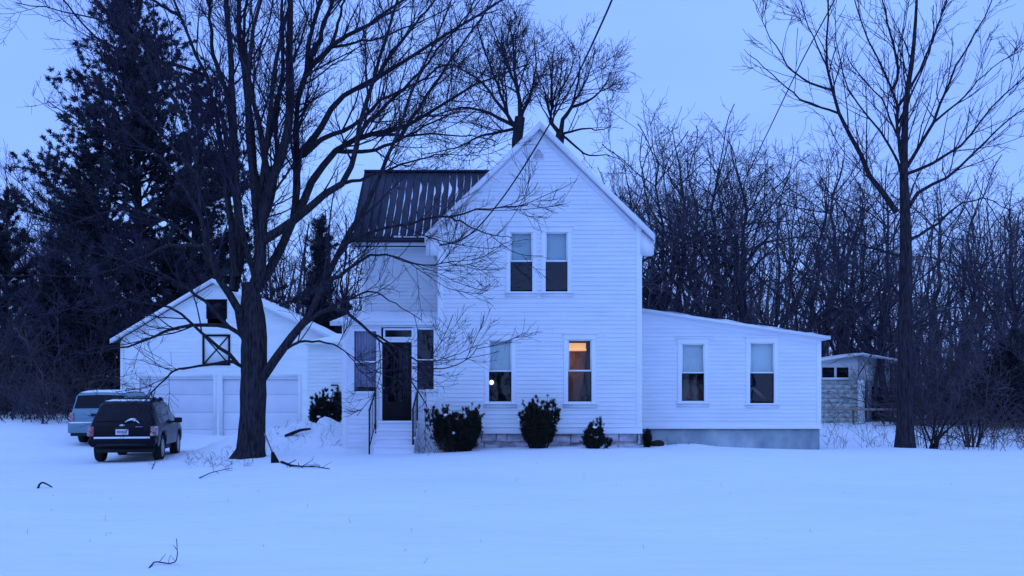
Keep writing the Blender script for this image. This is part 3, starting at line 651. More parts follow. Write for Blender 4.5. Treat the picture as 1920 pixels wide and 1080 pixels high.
def window(parent, x0, x1, z0, z1, Y, shade=None, rail=.5, lower_cover=None, cas=.115, cap=True, shade_z=None, curtain=False):
    """double-hung sash; Y is the wall face. casing is the part, its pieces are sub-parts"""
    mb = MB(); f = Y - .042
    mb.box(x0 - cas, x0, f, Y + .1, z0 - .03, z1 + .0); mb.box(x1, x1 + cas, f, Y + .1, z0 - .03, z1 + .0)
    mb.box(x0 - cas - .015, x1 + cas + .015, f - .004, Y + .1, z1, z1 + .15)
    mb.box(x0 - cas - .05, x1 + cas + .05, f - .035, Y + .1, z1 + .15, z1 + .185)
    win = mb.build('window', M['trim'], parent, bevel=.006)
    MB().box(x0 - cas - .04, x1 + cas + .04, f - .045, Y + .1, z0 - .075, z0 - .03).build('sill', M['trim'], win, bevel=.006)
    if cap:
        MB().box(x0 - cas - .03, x1 + cas + .03, f + .006, Y + .1, z0 - .17, z0 - .075).build('apron', M['trim'], win)
    zm = z0 + (z1 - z0) * rail
    s = MB(); t = .03
    s.box(x0, x0 + t, Y - .018, Y + .02, zm, z1); s.box(x1 - t, x1, Y - .018, Y + .02, zm, z1); s.box(x0 + t, x1 - t, Y - .018, Y + .02, z1 - t, z1)
    s.box(x0 + .001, x1 - .001, Y - .024, Y + .05, zm - .022, zm + .02)
    s.build('sash', M['trim'], win)
    l = MB(); t = .012
    l.box(x0, x0 + t, Y + .03, Y + .06, z0, zm - .022); l.box(x1 - t, x1, Y + .03, Y + .06, z0, zm - .022); l.box(x0 + t, x1 - t, Y + .03, Y + .06, z0 - .03, z0 + .02)
    l.build('sash', M['black'], win)
    g = MB(); g.quad((x0 + .02, Y + .004, zm), (x1 - .02, Y + .004, zm), (x1 - .02, Y + .004, z1 - .02), (x0 + .02, Y + .004, z1 - .02)); g.build('pane', M['glass'], win)
    g = MB(); g.quad((x0 + .01, Y + .044, z0), (x1 - .01, Y + .044, z0), (x1 - .01, Y + .044, zm), (x0 + .01, Y + .044, zm)); g.build('pane', M['glass'], win)
    if shade:
        zb = zm + .015 if shade_z is None else shade_z
        sb = MB(); n = 6
        for i in range(n):
            xa = x0 + .015 + (x1 - x0 - .03) * i / n; xb = x0 + .015 + (x1 - x0 - .03) * (i + 1) / n
            sb.quad((xa, Y + .075 + .006 * math.sin(i * 2), zb), (xb, Y + .075 + .006 * math.sin(i * 2 + 2), zb), (xb, Y + .075, z1 - .005), (xa, Y + .075, z1 - .005))
        sb.box(x0 + .015, x1 - .015, Y + .07, Y + .085, zb - .02, zb)
        sb.build('roller_shade', shade, win)
    return win
def hole(w_): return (w_[0] - .06, w_[1] + .06, w_[2] - .04, w_[3] + .1)
def room(parent, x0, x1, y0, y1, z0, z1, m):
    b = MB()
    b.quad((x0, y1, z0), (x1, y1, z0), (x1, y1, z1), (x0, y1, z1)); b.quad((x0, y0, z0), (x0, y1, z0), (x0, y1, z1), (x0, y0, z1))
    b.quad((x1, y0, z0), (x1, y1, z0), (x1, y1, z1), (x1, y0, z1)); b.quad((x0, y0, z0), (x1, y0, z0), (x1, y1, z0), (x0, y1, z0)); b.quad((x0, y0, z1), (x1, y0, z1), (x1, y1, z1), (x0, y1, z1))
    return b.build('room', m, parent)

# main gable block
xl, xr = HX(822, YG), HX(1202, YG); xc = (xl + xr) / 2; hw = (xr - xl) / 2
z_sk, z_ap, sl = .80, 9.09, .985
DB = YG + 9.6
z_plate = z_ap - .17 - hw * sl
def gx_(z): 
    if z <= z_plate: return (xl, xr)
    k = max(.02, (z_ap - .17 - z) / sl); return (xc - k, xc + k)
W1 = (HX(917, YG), HX(959, YG), HZ(753, YG), HZ(638, YG)); W2 = (HX(1065, YG), HX(1109, YG), HZ(753, YG), HZ(637, YG))
W3 = (HX(957, YG), HX(998, YG), HZ(545, YG), HZ(436, YG)); W4 = (HX(1023, YG), HX(1064, YG), HZ(545, YG), HZ(436, YG))
mb = MB()
clap(mb, (0, YG, 0), (1, 0, 0), (0, -1, 0), gx_, z_sk + .14, z_ap - .2, [hole(x) for x in (W1, W2, W3, W4)])
clap(mb, (xr, 0, 0), (0, 1, 0), (1, 0, 0), lambda z: (YG, DB), z_sk + .14, z_plate + .1)
clap(mb, (xl, 0, 0), (0, -1, 0), (-1, 0, 0), lambda z: (-DB, -YG), z_sk + .14, z_plate + .1)
clap(mb, (0, DB, 0), (-1, 0, 0), (0, 1, 0), lambda z: tuple(-q for q in gx_(z)[::-1]), z_sk + .14, z_ap - .2)
gable = mb.build('gable_wall', M['siding'], house)
t = MB()
for xx, s in ((xl, 1), (xr, -1)):
    a, b = sorted((xx - s * .02, xx + s * .13)); t.box(a, b, YG - .03, YG + .12, z_sk, z_plate + .22)
t.box(xl - .03, xr + .03, YG - .038, YG + .02, z_sk - .03, z_sk + .14); t.box(xl - .05, xr + .05, YG - .065, YG + .02, z_sk + .14, z_sk + .165)
t.box(xr - .02, xr + .035, YG + .13, DB, z_sk - .03, z_sk + .14)
t.build('corner_board', M['trim'], house, bevel=.006)
# stone foundation with uneven faces
fb = MB(); rng = np.random.default_rng(3); x = xl
fb.box(xl + .02, xr - .02, YG + .12, DB, -.4, z_sk - .03)
for row in range(4):
    x = xl; zb = -.3 + row * .27
    while x < xr - .02:
        w_ = min(rng.uniform(.22, .75), xr - x); o = rng.uniform(-.03, .03); k = rng.uniform(.005, .025); zb = -.3 + row * .27 + rng.uniform(-.07, .07)
        fb.hexa([(x + .01, YG + .03 - o, zb), (x + w_ - .01, YG + .03 - o + k, zb), (x + w_ - .01, YG + .13, zb), (x + .01, YG + .13, zb),
                 (x + .02, YG + .03 - o, min(zb + .255, z_sk - .03)), (x + w_ - .015, YG + .04 - o, min(zb + .25, z_sk - .03)), (x + w_ - .01, YG + .13, min(zb + .25, z_sk - .03)), (x + .01, YG + .13, min(zb + .255, z_sk - .03))])
        x += w_
fb.build('stone_foundation', M['stone'], house, bevel=.035)

def slab(mb, p00, p10, p11, p01, th):   # sloping slab: top surface corners, thickness measured down
    d = np.array((0, 0, -th)); q = [np.array(p) for p in (p00, p10, p11, p01)]
    mb.hexa([x + d for x in q] + q)
YF = YG - .14; YB = DB + .28; hs = 3.05
rf = MB(); za = z_ap; ze = z_ap - hs * sl
slab(rf, (xc - hs, YF, ze), (xc, YF, za), (xc, YB, za), (xc - hs, YB, ze), .13)
slab(rf, (xc, YF, za), (xc + hs, YF, ze), (xc + hs, YB, ze), (xc, YB, za), .13)
roof = rf.build('gable_roof', M['dark_roof'], house)
rk = MB()      # rake boards, eave soffits and fascia
for s in (-1, 1):
    xo, xi = xc + s * (hs + .01), xc
    q = [(xi, YF - .012, za - .185), (xo, YF - .012, ze - .185), (xo, YF - .012, ze + .012), (xi, YF - .012, za + .012)]
    d = np.array((0, .035, 0)); q = [np.array(a) for a in (q if s > 0 else [q[1], q[0], q[3], q[2]])]
    rk.hexa([q[0], q[1], q[1] + d, q[0] + d, q[3], q[2], q[2] + d, q[3] + d])
    # rake soffit
    q = [np.array(a) for a in ((xi, YF + .023, za - .155), (xo, YF + .023, ze - .155), (xo, YG + .02, ze - .155), (xi, YG + .02, za - .155))]
    d = np.array((0, 0, .02)); rk.hexa([a for a in q] + [a + d for a in q])
    # frieze under the rake on the wall
    q = [np.array(a) for a in ((xi, YG - .022, za - .36), (xc + s * hw, YG - .022, za - .36 - hw * sl), (xc + s * hw, YG - .022, za - .16 - hw * sl), (xi, YG - .022, za - .16))]
    if s < 0: q = [q[1], q[0], q[3], q[2]]
    d = np.array((0, .02, 0)); rk.hexa([q[0], q[1], q[1] + d, q[0] + d, q[3], q[2], q[2] + d, q[3] + d])
    # sloping soffit board and fascia along the eave
    xw = xc + s * (hw + .02); xe = xc + s * hs
    zb_w = za - .155 - (hw + .02) * sl; zb_e = ze - .155
    a, b = (xw, xe) if s > 0 else (xe, xw); za_, zb_ = (zb_w, zb_e) if s > 0 else (zb_e, zb_w)
    rk.hexa([(a, YG + .021, za_ - .02), (b, YG + .021, zb_ - .02), (b, YB, zb_ - .02), (a, YB, za_ - .02), (a, YG + .021, za_ + .02), (b, YG + .021, zb_ + .02), (b, YB, zb_ + .02), (a, YB, za_ + .02)])
    a, b = sorted((xe, xe + s * .025)); rk.box(a, b, YF + .024, YB, ze - .22, ze - .005)
    # eave return block at the foot of the rake
    a, b = sorted((xc + s * (hw - .01), xe - s * .002)); 
    rk.prism([(a, ze - .52), (b, ze - .52 + (0 if s > 0 else 0)), (b, (ze - .17) if s > 0 else (ze + .1)), (a, (ze + .1) if s > 0 else (ze - .17))], YG - .055, YG + .24)
rk.build('eave_trim', M['trim'], house)
def snow_sheet(x0, x1, nx, ny, fn, th, seed, parent, name='snow', cover=None, edge=.04):
    rng = np.random.default_rng(seed); V = []; idx = {}; Fq = []
    for j in range(ny + 1):
        for i in range(nx + 1):
            u, v = i / nx, j / ny; p = np.array(fn(u, v)); ed = (i in (0, nx)) or (j in (0, ny))
            h = th * (.65 + .5 * mnoise.noise((p[0] * 1.7, p[1] * 1.7, seed))) ; h = .004 if ed else max(.006, h)
            if ed: p = p + np.array((rng.normal() * edge * .2, rng.normal() * edge * .2, 0))
            V.append(p + np.array((0, 0, h)))
    n = nx + 1
    for j in range(ny):
        for i in range(nx): Fq.append((j * n + i, j * n + i + 1, (j + 1) * n + i + 1, (j + 1) * n + i))
    return mesh_np(name, np.array(V), [np.array(Fq)], M['roof_snow'], parent, smooth=True)
for s in (-1, 1):
    snow_sheet(0, 1, 14, 36, lambda u, v, s=s: (xc + s * (hs - .02) * (1 - u), YF + (YB - YF) * v, za - (hs - .02) * (1 - u) * sl + .004), .055, 5 + s, roof)
# attic vent
v = MB(); vx, vz = HX(1010, YG), HZ(298, YG)
v.prism([(vx - .14, vz), (vx + .14, vz), (vx + .14, vz + .13), (vx + .05, vz + .27), (vx - .05, vz + .27), (vx - .14, vz + .13)], YG - .045, YG - .005)
vent = v.build('attic_vent', M['trim'], house)
v = MB()
for k in range(6): 
    ww = .115 if k < 3 else .115 - (k - 2) * .026
    v.box(vx - ww, vx + ww, YG - .06, YG - .046, vz + .02 + k * .04, vz + .04 + k * .04)
v.build('louver', M['vent'], vent)
window(house, *W1, YG, M['pale_shade']); window(house, *W2, YG, None); window(house, *W3, YG, M['shade'], rail=.51); window(house, *W4, YG, M['shade'], rail=.51)
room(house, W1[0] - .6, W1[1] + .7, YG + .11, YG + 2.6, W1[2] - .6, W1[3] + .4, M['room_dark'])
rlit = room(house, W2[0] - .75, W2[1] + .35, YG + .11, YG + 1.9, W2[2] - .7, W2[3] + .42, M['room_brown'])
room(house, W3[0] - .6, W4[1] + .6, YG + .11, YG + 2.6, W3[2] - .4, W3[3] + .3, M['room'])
# dim lower-right furniture, soffit with lamplight put in as amber emission, and lamp in the lit room
MB().box(W2[0] + .02, W2[0] + .52, YG + .5, YG + .9, W2[3] - .235, W2[3] - .06).build('glow_soffit', M['amber'], rlit)
MB().box(W2[0] + .02, W2[0] + .54, YG + .48, YG + .92, W2[3] - .255, W2[3] - .235).build('glow_trim', M['amber'], rlit)
MB().prism([(W2[0] + .28, W2[2] - .6), (W2[1] + .34, W2[2] - .6), (W2[1] + .34, W2[3] + .1), (W2[1] - .02, W2[3] + .1), (W2[1] - .08, W2[2] + .8), (W2[0] + .45, W2[2] + .35)], YG + 1.0, YG + 1.5).build('curtain', M['room_dark'], rlit)
ld = bpy.data.lights.new('room_light', 'POINT'); lo = bpy.data.objects.new('room_light', ld); COL.objects.link(lo)
ld.energy = 7.0; ld.color = (1, .52, .24); ld.shadow_soft_size = .1; lo.location = (W2[0] - .06, YG + 1.5, W2[3] - .42)
lo.parent = house; lo.location = np.array(lo.location) - org(house)
gb = bpy.data.meshes.new('lamp_globe')
bulb = MB(); cx_, cz_ = HX(921.5, YG + .5), HZ(717, YG + .5)
for i in range(1): bulb.lathe_x(cx_, YG + .5, cz_, [(-.066 * math.cos(a), .066 * math.sin(a) + .0005) for a in np.linspace(0, math.pi, 11)], 16)
lamp = bulb.build('lamp_globe', M['bulb'], house, smooth=True)
MB().tube([(cx_, YG + .5, cz_ - .07), (cx_, YG + .5, W1[2] - .55)], .012).build('lamp_stem', M['black'], lamp)

# left wing behind the porch
YW = 27.4; wxl = HX(680, YW); ez = 6.5; wr_y, wr_z = 29.6, 9.13; ey = 27.0
wsl = (wr_z - ez) / (wr_y - ey); YWB = wr_y + (wr_y - YW)
mb = MB(); ztop = ez + (YW - ey) * wsl - .16
clap(mb, (0, YW, 0), (1, 0, 0), (0, -1, 0), lambda z: (wxl, xl), .8, ztop)
def wy(z):
    if z <= ztop: return (-YWB, -YW)
    k = max(.02, (wr_z - .16 - z) / wsl); return (-wr_y - k, -wr_y + k)
clap(mb, (wxl, 0, 0), (0, -1, 0), (-1, 0, 0), wy, .8, wr_z - .2)
clap(mb, (0, YWB, 0), (-1, 0, 0), (0, 1, 0), lambda z: (-xl, -wxl), .8, ztop)
mb.build('wing_wall', M['siding'], house)
MB().box(wxl - .02, wxl + .12, YW - .03, YW + .1, .8, ztop).box(wxl + .12, xl, YW - .026, YW, ztop - .2, ztop - .003).build('corner_board', M['trim'], house)
wx0 = HX(660, ey) - .05; wx1 = xc
rf = MB(); slab(rf, (wx0, ey, ez), (wx1, ey, ez), (wx1, wr_y, wr_z), (wx0, wr_y, wr_z), .1)
yb = wr_y + (wr_y - ey); slab(rf, (wx0, wr_y, wr_z), (wx1, wr_y, wr_z), (wx1, yb, ez), (wx0, yb, ez), .1)
x = wx0 + .02; rng = np.random.default_rng(9); ribs = []
while x < wx1 - .1: ribs.append(x); x += .23
up = np.array((0, -wsl, 1.0)) / math.hypot(1, wsl)
for x in ribs:
    a = np.array((x, ey - .01, ez)); b = np.array((x, wr_y, wr_z)); ex = np.array((.018, 0, 0))
    rf.hexa([a - ex, a + ex, b + ex, b - ex, a - ex * .6 + up * .03, a + ex * .6 + up * .03, b + ex * .6 + up * .03, b - ex * .6 + up * .03])
rf.box(wx0, wx1 - .1, wr_y - .09, wr_y + .09, wr_z - .03, wr_z + .035)
wroof = rf.build('metal_roof', M['metal_roof'], house)
sn = MB()      # streaks of snow left in the pans
for k, x in enumerate(ribs[:-1]):
    if x > xc - .3: break
    fx = (x - wx0) / (xl - wx0 + .8)
    segs = []; t = .02
    top = .93 if fx > .75 else rng.uniform(.72, .86)
    if fx < .22: 
        if rng.uniform() < .5: segs.append((.02, rng.uniform(.08, .2), .04))
        if rng.uniform() < .35: a_ = rng.uniform(.3, .6); segs.append((a_, a_ + rng.uniform(.08, .2), .03))
    else:
        t = .02      # one streak along the rib, broken now and then, with a wider patch half way up
        while t < top:
            b_ = min(top, t + rng.uniform(.16, .42)); segs.append((t, b_, rng.uniform(.022, .042))); t = b_ + rng.uniform(.0, .05)
        if rng.uniform() < .6: a_ = rng.uniform(.45, .68); segs.append((a_, min(top, a_ + rng.uniform(.14, .28)), rng.uniform(.06, .11)))
        segs.append((.015, rng.uniform(.06, .16), rng.uniform(.05, .08)))
    for a_, b_, ww in segs:
        n = max(3, int((b_ - a_) * 24)); side = 0; prev = None
        for i in range(n + 1):
            f = a_ + (b_ - a_) * i / n; w_ = ww * (.45 + .9 * abs(mnoise.noise((x * 9, f * 5, 2)))) * (1 if 1 < i < n - 1 else (.6 if 0 < i < n else .15))
            x0_ = x + .02 if side == 0 else x + .21 - w_ * 1.4
            c0 = np.array((x0_, ey + (wr_y - ey) * f, ez + (wr_z - ez) * f)); c1 = c0 + np.array((w_ * 1.4, 0, 0))
            ring = [c0 + up * .004, c0 + up * .022 + np.array((.004, 0, 0)), c1 + up * .016 - np.array((.008, 0, 0)), c1 + up * .004]
            if prev: 
                for q in range(3): sn.quad(prev[q], ring[q], ring[q + 1], prev[q + 1])
            prev = ring
x = wx0 + .05
while x < xl - .5:
    w_ = rng.uniform(.2, .7)
    if rng.uniform() < .75: sn.box(x, x + w_, ey - .03, ey + rng.uniform(.03, .12), ez + .002, ez + rng.uniform(.03, .06))
    x += w_ + rng.uniform(0, .1)
sn.build('snow', M['roof_snow'], wroof)
MB().box(wx0, xl - .42, ey - .02, ey + .015, ez - .26, ez - .1).box(wx0 + .05, xl - .02, ey + .016, YW, ez - .28, ez - .26).build('fascia', M['trim'], house)
gt = MB(); gt.tube([(wx0 - .02, ey - .08, ez - .10), (xl - .45, ey - .08, ez - .10)], .055, 8); gt.tube([(wx0 + .1, ey - .03, ez - .26), (xl - .4, ey - .03, ez - .27)], .018, 6)
gt.build('gutter', M['black_rail'], house)

# glazed porch
YP = 24.36; pxl = HX(643, YP); pz_e, pz_b = 3.76, 4.28
PW1 = (HX(664, YP), HX(706, YP), HZ(734, YP), HZ(621, YP)); PW2 = (HX(782, YP), HX(818, YP), HZ(730, YP), HZ(618, YP))
PD = (HX(717, YP), HX(772, YP), HZ(789, YP), HZ(642, YP)); PT = (HX(722, YP), HX(772, YP), HZ(632, YP), HZ(619, YP))
mb = MB()
hl = [(q[0] - .03, q[1] + .03, q[2] - .02, q[3] + .04) for q in (PW1, PW2)] + [(PD[0] - .03, PD[1] + .03, PD[2] - .02, PT[3] + .04)]
clap(mb, (0, YP, 0), (1, 0, 0), (0, -1, 0), lambda z: (pxl, xl), .28, pz_e - .12, hl, e=.125)
psl = (pz_b - pz_e) / (YW - YP)
clap(mb, (pxl, 0, 0), (0, -1, 0), (-1, 0, 0), lambda z: (-YW, -YP) if z < pz_e - .12 else (-YW, -min(YW - .02, YP + (z - pz_e + .12) / psl)), .28, pz_b - .12, (), e=.125)
mb.build('porch_wall', M['porch_paint'], house)
t = MB()
t.box(pxl - .02, pxl + .11, YP - .03, YP + .1, .25, pz_e - .12); t.box(xl - .13, xl - .022, YP - .03, YP + .05, .25, pz_e - .12)
t.box(pxl - .02, xl - .022, YP - .034, YP + .02, pz_e - .135, pz_e - .10)
t.build('corner_board', M['trim'], house, bevel=.005)
rf = MB(); slab(rf, (pxl - .33, YP - .1, pz_e), (xl - .03, YP - .1, pz_e), (xl - .03, YW - .03, pz_b), (pxl - .33, YW - .03, pz_b), .1)
proof = rf.build('porch_roof', M['trim'], house)
snow_sheet(0, 1, 16, 14, lambda u, v: (pxl - .33 + (xl - .03 - pxl + .33) * u, YP - .1 + (YW - .03 - YP + .1) * v, pz_e + (pz_b - pz_e) * v + .003), .10, 8, proof)
def porch_window(q, rail, m=None):
    mb = MB(); x0, x1, z0, z1 = q; cs = .045
    mb.box(x0 - cs, x0, YP - .035, YP + .08, z0 - .04, z1 + .05); mb.box(x1, x1 + cs, YP - .035, YP + .08, z0 - .04, z1 + .05)
    mb.box(x0, x1, YP - .035, YP + .08, z1, z1 + .05); mb.box(x0, x1, YP - .035, YP + .08, z0 - .04, z0)
    if rail: zm = z0 + (z1 - z0) * rail; mb.box(x0, x1, YP - .03, YP + .04, zm - .022, zm + .022)
    wn = mb.build('porch_window', M['trim'], house, bevel=.004)
    MB().box(x0 - cs - .03, x1 + cs + .03, YP - .06, YP + .02, z0 - .075, z0 - .042).build('sill', M['trim'], wn)
    g = MB(); g.quad((x0, YP + .01, z0), (x1, YP + .01, z0), (x1, YP + .01, z1), (x0, YP + .01, z1)); g.build('pane', M['glass'], wn)
    return wn
pw = porch_window(PW1, .49); porch_window(PW2, .49); porch_window(PT, 0)
cu = MB(); n = 44; prev = None      # pleated curtain in the left porch window
for i in range(n + 1):
    x = PW1[0] - .02 + (PW1[1] - PW1[0] + .04) * i / n; y = YP + .11 + .03 * math.sin(i * 1.15)
    if prev: cu.quad((prev[0], prev[1], PW1[2] + .12), (x, y, PW1[2] + .12), (x, y, PW1[3] + .02), (prev[0], prev[1], PW1[3] + .02))
    prev = (x, y)
cu.build('curtain', M['curtain'], pw)
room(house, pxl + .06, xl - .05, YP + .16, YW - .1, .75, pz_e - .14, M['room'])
# porch clutter behind the panes: a low bench and a hanging coat shape in real depth
MB().box(PW1[0] - .1, PW1[1] + .1, YP + .3, YP + .8, .76, PW1[2] + .16).build('bench', M['room_dark'], house)
MB().box(PW2[0], PW2[1] - .1, YP + .5, YP + .8, .76, PW2[2] + .95).build('cupboard', M['room_dark'], house)
fr = MB(); x0, x1, z0, z1 = PD
fr.box(x0 - .09, x0 - .002, YP - .045, YP + .08, z0 - .05, z1 + .09); fr.box(x1 + .002, x1 + .09, YP - .045, YP + .08, z0 - .05, z1 + .09); fr.box(x0 - .002, x1 + .002, YP - .045, YP + .08, z1 + .004, z1 + .09)
fr.build('door_frame', M['trim'], house, bevel=.005)
dm = MB(); s = .09; zk = z0 + .52
dm.box(x0, x0 + s, YP - .03, YP + .015, z0, z1); dm.box(x1 - s, x1, YP - .03, YP + .015, z0, z1); dm.box(x0 + s, x1 - s, YP - .03, YP + .015, z1 - .09, z1); dm.box(x0 + s, x1 - s, YP - .03, YP + .015, z0, zk)
door = dm.build('storm_door', M['black'], house, bevel=.004)
g = MB(); g.quad((x0 + s, YP - .008, zk), (x1 - s, YP - .008, zk), (x1 - s, YP - .008, z1 - .09), (x0 + s, YP - .008, z1 - .09)); g.build('pane', M['storm_glass'], door)
bb = MB()      # scrolled bars over the glass
for k in range(1, 4): xx = x0 + s + (x1 - x0 - 2 * s) * k / 4; bb.box(xx - .012, xx + .012, YP - .045, YP - .03, zk, z1 - .09)
bb.box(x0 + s, x1 - s, YP - .047, YP - .029, zk + .16, zk + .185); bb.box(x0 + s, x1 - s, YP - .047, YP - .029, zk + .80, zk + .87)
bb.build('grille', M['black'], door)
MB().box(x0 + .02, x0 + .055, YP - .07, YP - .03, z0 + .86, z0 + .9).build('handle', M['rim'], door)
inn = MB()    # inner door seen dimly through the storm door
inn.box(x0 + .12, x1 + .1, YP + 1.2, YP + 1.24, .9, z0 + 1.0); inn.box(x0 + .12, x0 + .26, YP + 1.2, YP + 1.24, z0 + 1.0, z1); inn.box(x1 - .02, x1 + .1, YP + 1.2, YP + 1.24, z0 + 1.0, z1); idr = inn.build('inner_door', M['room_dark'], house)
MB().box(x0 + .27, x1 - .03, YP + 1.23, YP + 1.25, z0 + 1.0, z1).build('inner_pane', M['curtain'], idr)
# steps with snow and iron rails
sx0, sx1 = HX(706, 23.8), HX(781, 23.8); st = MB(); sw = MB(); nst = 4; zt = PD[2] - .03; run = .27
for k in range(nst):
    zz = zt - .2 * k; ya = YP - .06 - run * (k + 1); yb_ = YP - .04
    st.box(sx0 + .002 * k, sx1 - .002 * k, ya + .03, yb_ - .002 * k, .0, zz - .03); st.box(sx0 - .02, sx1 + .02, ya, ya + run + .03, zz - .03, zz)
    sw.box(sx0, sx1, ya + .005, ya + run - .01, zz + .001, zz + .035)
stp = st.build('steps', M['porch_paint'], house, bevel=.006); sw.build('snow', M['roof_snow'], stp, bevel=.015)
for u1, u2 in ((692.5, 702.5), (774, 783)):
    ra = MB(); yf, yr = YP - .06 - run * nst + .05, YP - .14
    xf = HX(u1, yf); xr_ = xf + .02
    zf0, zr0 = .2, zt - .05; zf1 = HZ(768, yf); zr1 = HZ(733, yr)
    ra.box(xf - .018, xf + .018, yf - .018, yf + .018, zf0, zf1); ra.box(xr_ - .018, xr_ + .018, yr - .018, yr + .018, zr0 - .25, zr1)
    ra.tube([(xf, yf - .05, zf1 - .02), (xf, yf, zf1), (xr_, yr, zr1), (xr_, yr + .07, zr1)], .022, 6)
    ra.tube([(xf, yf, zf0 + .25), (xr_, yr, zr0 + .05)], .014, 6)
    for k in range(1, 4):
        f = k / 4; px_, py_ = xf + (xr_ - xf) * f, yf + (yr - yf) * f; ra.tube([(px_, py_, zf0 + .25 + (zr0 + .05 - zf0 - .25) * f), (px_, py_, zf1 + (zr1 - zf1) * f)], .009, 5)
    ra.build('handrail', M['black_rail'], stp)

# right annex
YA = 26.0; ax0, ax1 = xr + .03, HX(1538, YA); azb = HZ(804, YA); at0, at1 = HZ(579, YA), HZ(629, YA)
ax0w = HX(1200, YA); asl = (at1 - at0) / (ax1 - ax0w)
AW1 = (HX(1278, YA), HX(1320, YA), HZ(752, YA), HZ(645, YA)); AW2 = (HX(1406, YA), HX(1451, YA), HZ(754, YA), HZ(643, YA))
def axf(z):
    if z <= at1 - .1: return (ax0, ax1)
    return (ax0, max(ax0 + .02, min(ax1, ax0w + (z + .1 - at0) / asl)))
YAB = YA + 6.5; mb = MB()
clap(mb, (0, YA, 0), (1, 0, 0), (0, -1, 0), axf, azb + .11, at0 - .13, [hole(AW1), hole(AW2)])
clap(mb, (ax1, 0, 0), (0, 1, 0), (1, 0, 0), lambda z: (YA, YAB), azb + .11, at1 - .1)
clap(mb, (0, YAB, 0), (-1, 0, 0), (0, 1, 0), lambda z: tuple(-q for q in axf(z)[::-1]), azb + .11, at0 - .13)
mb.build('annex_wall', M['siding'], house)
t = MB(); t.box(ax0, ax1 + .03, YA - .036, YA + .02, azb, azb + .11); t.box(ax1 - .11, ax1 + .02, YA - .03, YA + .08, azb + .11, at1 - .1); t.box(ax1 + .001, ax1 + .034, YA + .081, YAB, azb, azb + .11)
q = [np.array(a) for a in ((ax0, YA - .026, at0 + (ax0 - ax0w) * asl - .24), (ax1, YA - .026, at1 - .24), (ax1, YA - .026, at1 - .085), (ax0, YA - .026, at0 + (ax0 - ax0w) * asl - .085))]
d = np.array((0, .024, 0)); t.hexa([q[0], q[1], q[1] + d, q[0] + d, q[3], q[2], q[2] + d, q[3] + d])
t.build('corner_board', M['trim'], house, bevel=.005)
fbm = MB().box(ax0, ax1 - .01, YA + .03, YAB, -.5, azb); fbm.build('concrete_foundation', M['concrete'], house)
ax2 = HX(1553, YA); rf = MB(); za0 = at0 + (ax0 - ax0w) * asl; za2 = at0 + (ax2 - ax0w) * asl
slab(rf, (ax0, YA - .2, za0), (ax2, YA - .2, za2), (ax2, YAB + .2, za2), (ax0, YAB + .2, za0), .09)
aroof = rf.build('annex_roof', M['trim'], house)
snow_sheet(0, 1, 60, 20, lambda u, v: (ax0 + (ax2 - ax0) * u, YA - .21 + (YAB - YA + .4) * v, za0 + (za2 - za0) * u + .003 + .012 * max(0, mnoise.noise((u * 22, v * 2, 5)))), .07, 4, aroof)
window(house, *AW1, YA, M['pale_shade']); window(house, *AW2, YA, M['pale_shade'])
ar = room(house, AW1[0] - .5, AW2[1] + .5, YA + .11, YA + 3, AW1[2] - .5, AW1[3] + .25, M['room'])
ir = MB(); ir.box(AW1[0] - .2, AW1[1] + .3, YA + .5, YA + .9, AW1[2] - .4, AW1[2] + .62)
ir.hexa([(AW2[0] + .1, YA + .3, AW2[2] + .4), (AW2[0] + .18, YA + .3, AW2[2] + .42), (AW2[1] - .05, YA + .35, AW2[2] + .03), (AW2[1] - .15, YA + .35, AW2[2] + .0),
         (AW2[0] + .1, YA + .34, AW2[2] + .46), (AW2[0] + .18, YA + .34, AW2[2] + .48), (AW2[1] - .05, YA + .39, AW2[2] + .09), (AW2[1] - .15, YA + .39, AW2[2] + .06)])
ir.build('bench', M['room_brown'], ar)

# ------------------------------------------------------------------ garage
YR = 36.0; S = F / YR
gar = thing('garage', (HX(412, YR), YR + 4, .25), 'white two-door gabled garage with a dark crossed hatch frame above its doors', 'garage')
gl, grr = HX(227, YR), HX(607, YR); apx, apz = HX(402, YR), HZ(524, YR); gel, ger = HX(212, YR), HX(624, YR); gez = HZ(637, YR)
sL = (apz - gez) / (apx - gel); sR = (apz - HZ(632, YR)) / (ger - apx)
def gfx(z):
    a = apz - .16 - z
    return (max(gl, apx - max(a, .01) / sL), min(grr, apx + max(a, .01) / sR))
GD1 = (HX(262, YR), HX(400, YR), HZ(822, YR), HZ(708, YR)); GD2 = (HX(418, YR), HX(559, YR), HZ(822, YR), HZ(708, YR))
HW = (HX(389, YR), HX(424, YR), HZ(596, YR), HZ(563, YR))
mb = MB(); DGB = YR + 8.5
clap(mb, (0, YR, 0), (1, 0, 0), (0, -1, 0), gfx, .1, apz - .2, [(q[0], q[1], q[2] - .3, q[3]) for q in (GD1, GD2, HW)], e=.15, out=.014)
clap(mb, (gl, 0, 0), (0, -1, 0), (-1, 0, 0), lambda z: (-DGB, -YR), .1, gez - .1, e=.15); clap(mb, (grr, 0, 0), (0, 1, 0), (1, 0, 0), lambda z: (YR, DGB), .1, gez - .1, e=.15)
clap(mb, (0, DGB, 0), (-1, 0, 0), (0, 1, 0), lambda z: tuple(-q for q in gfx(z)[::-1]), .1, apz - .2, e=.15)
mb.build('wall', M['garage_paint'], gar)
rf = MB(); slab(rf, (gel, YR - .25, gez), (apx, YR - .25, apz), (apx, DGB + .25, apz), (gel, DGB + .25, gez), .1)
slab(rf, (apx, YR - .25, apz), (ger, YR - .25, apz - (ger - apx) * sR), (ger, DGB + .25, apz - (ger - apx) * sR), (apx, DGB + .25, apz), .1)
grf = rf.build('roof', M['dark_roof'], gar)
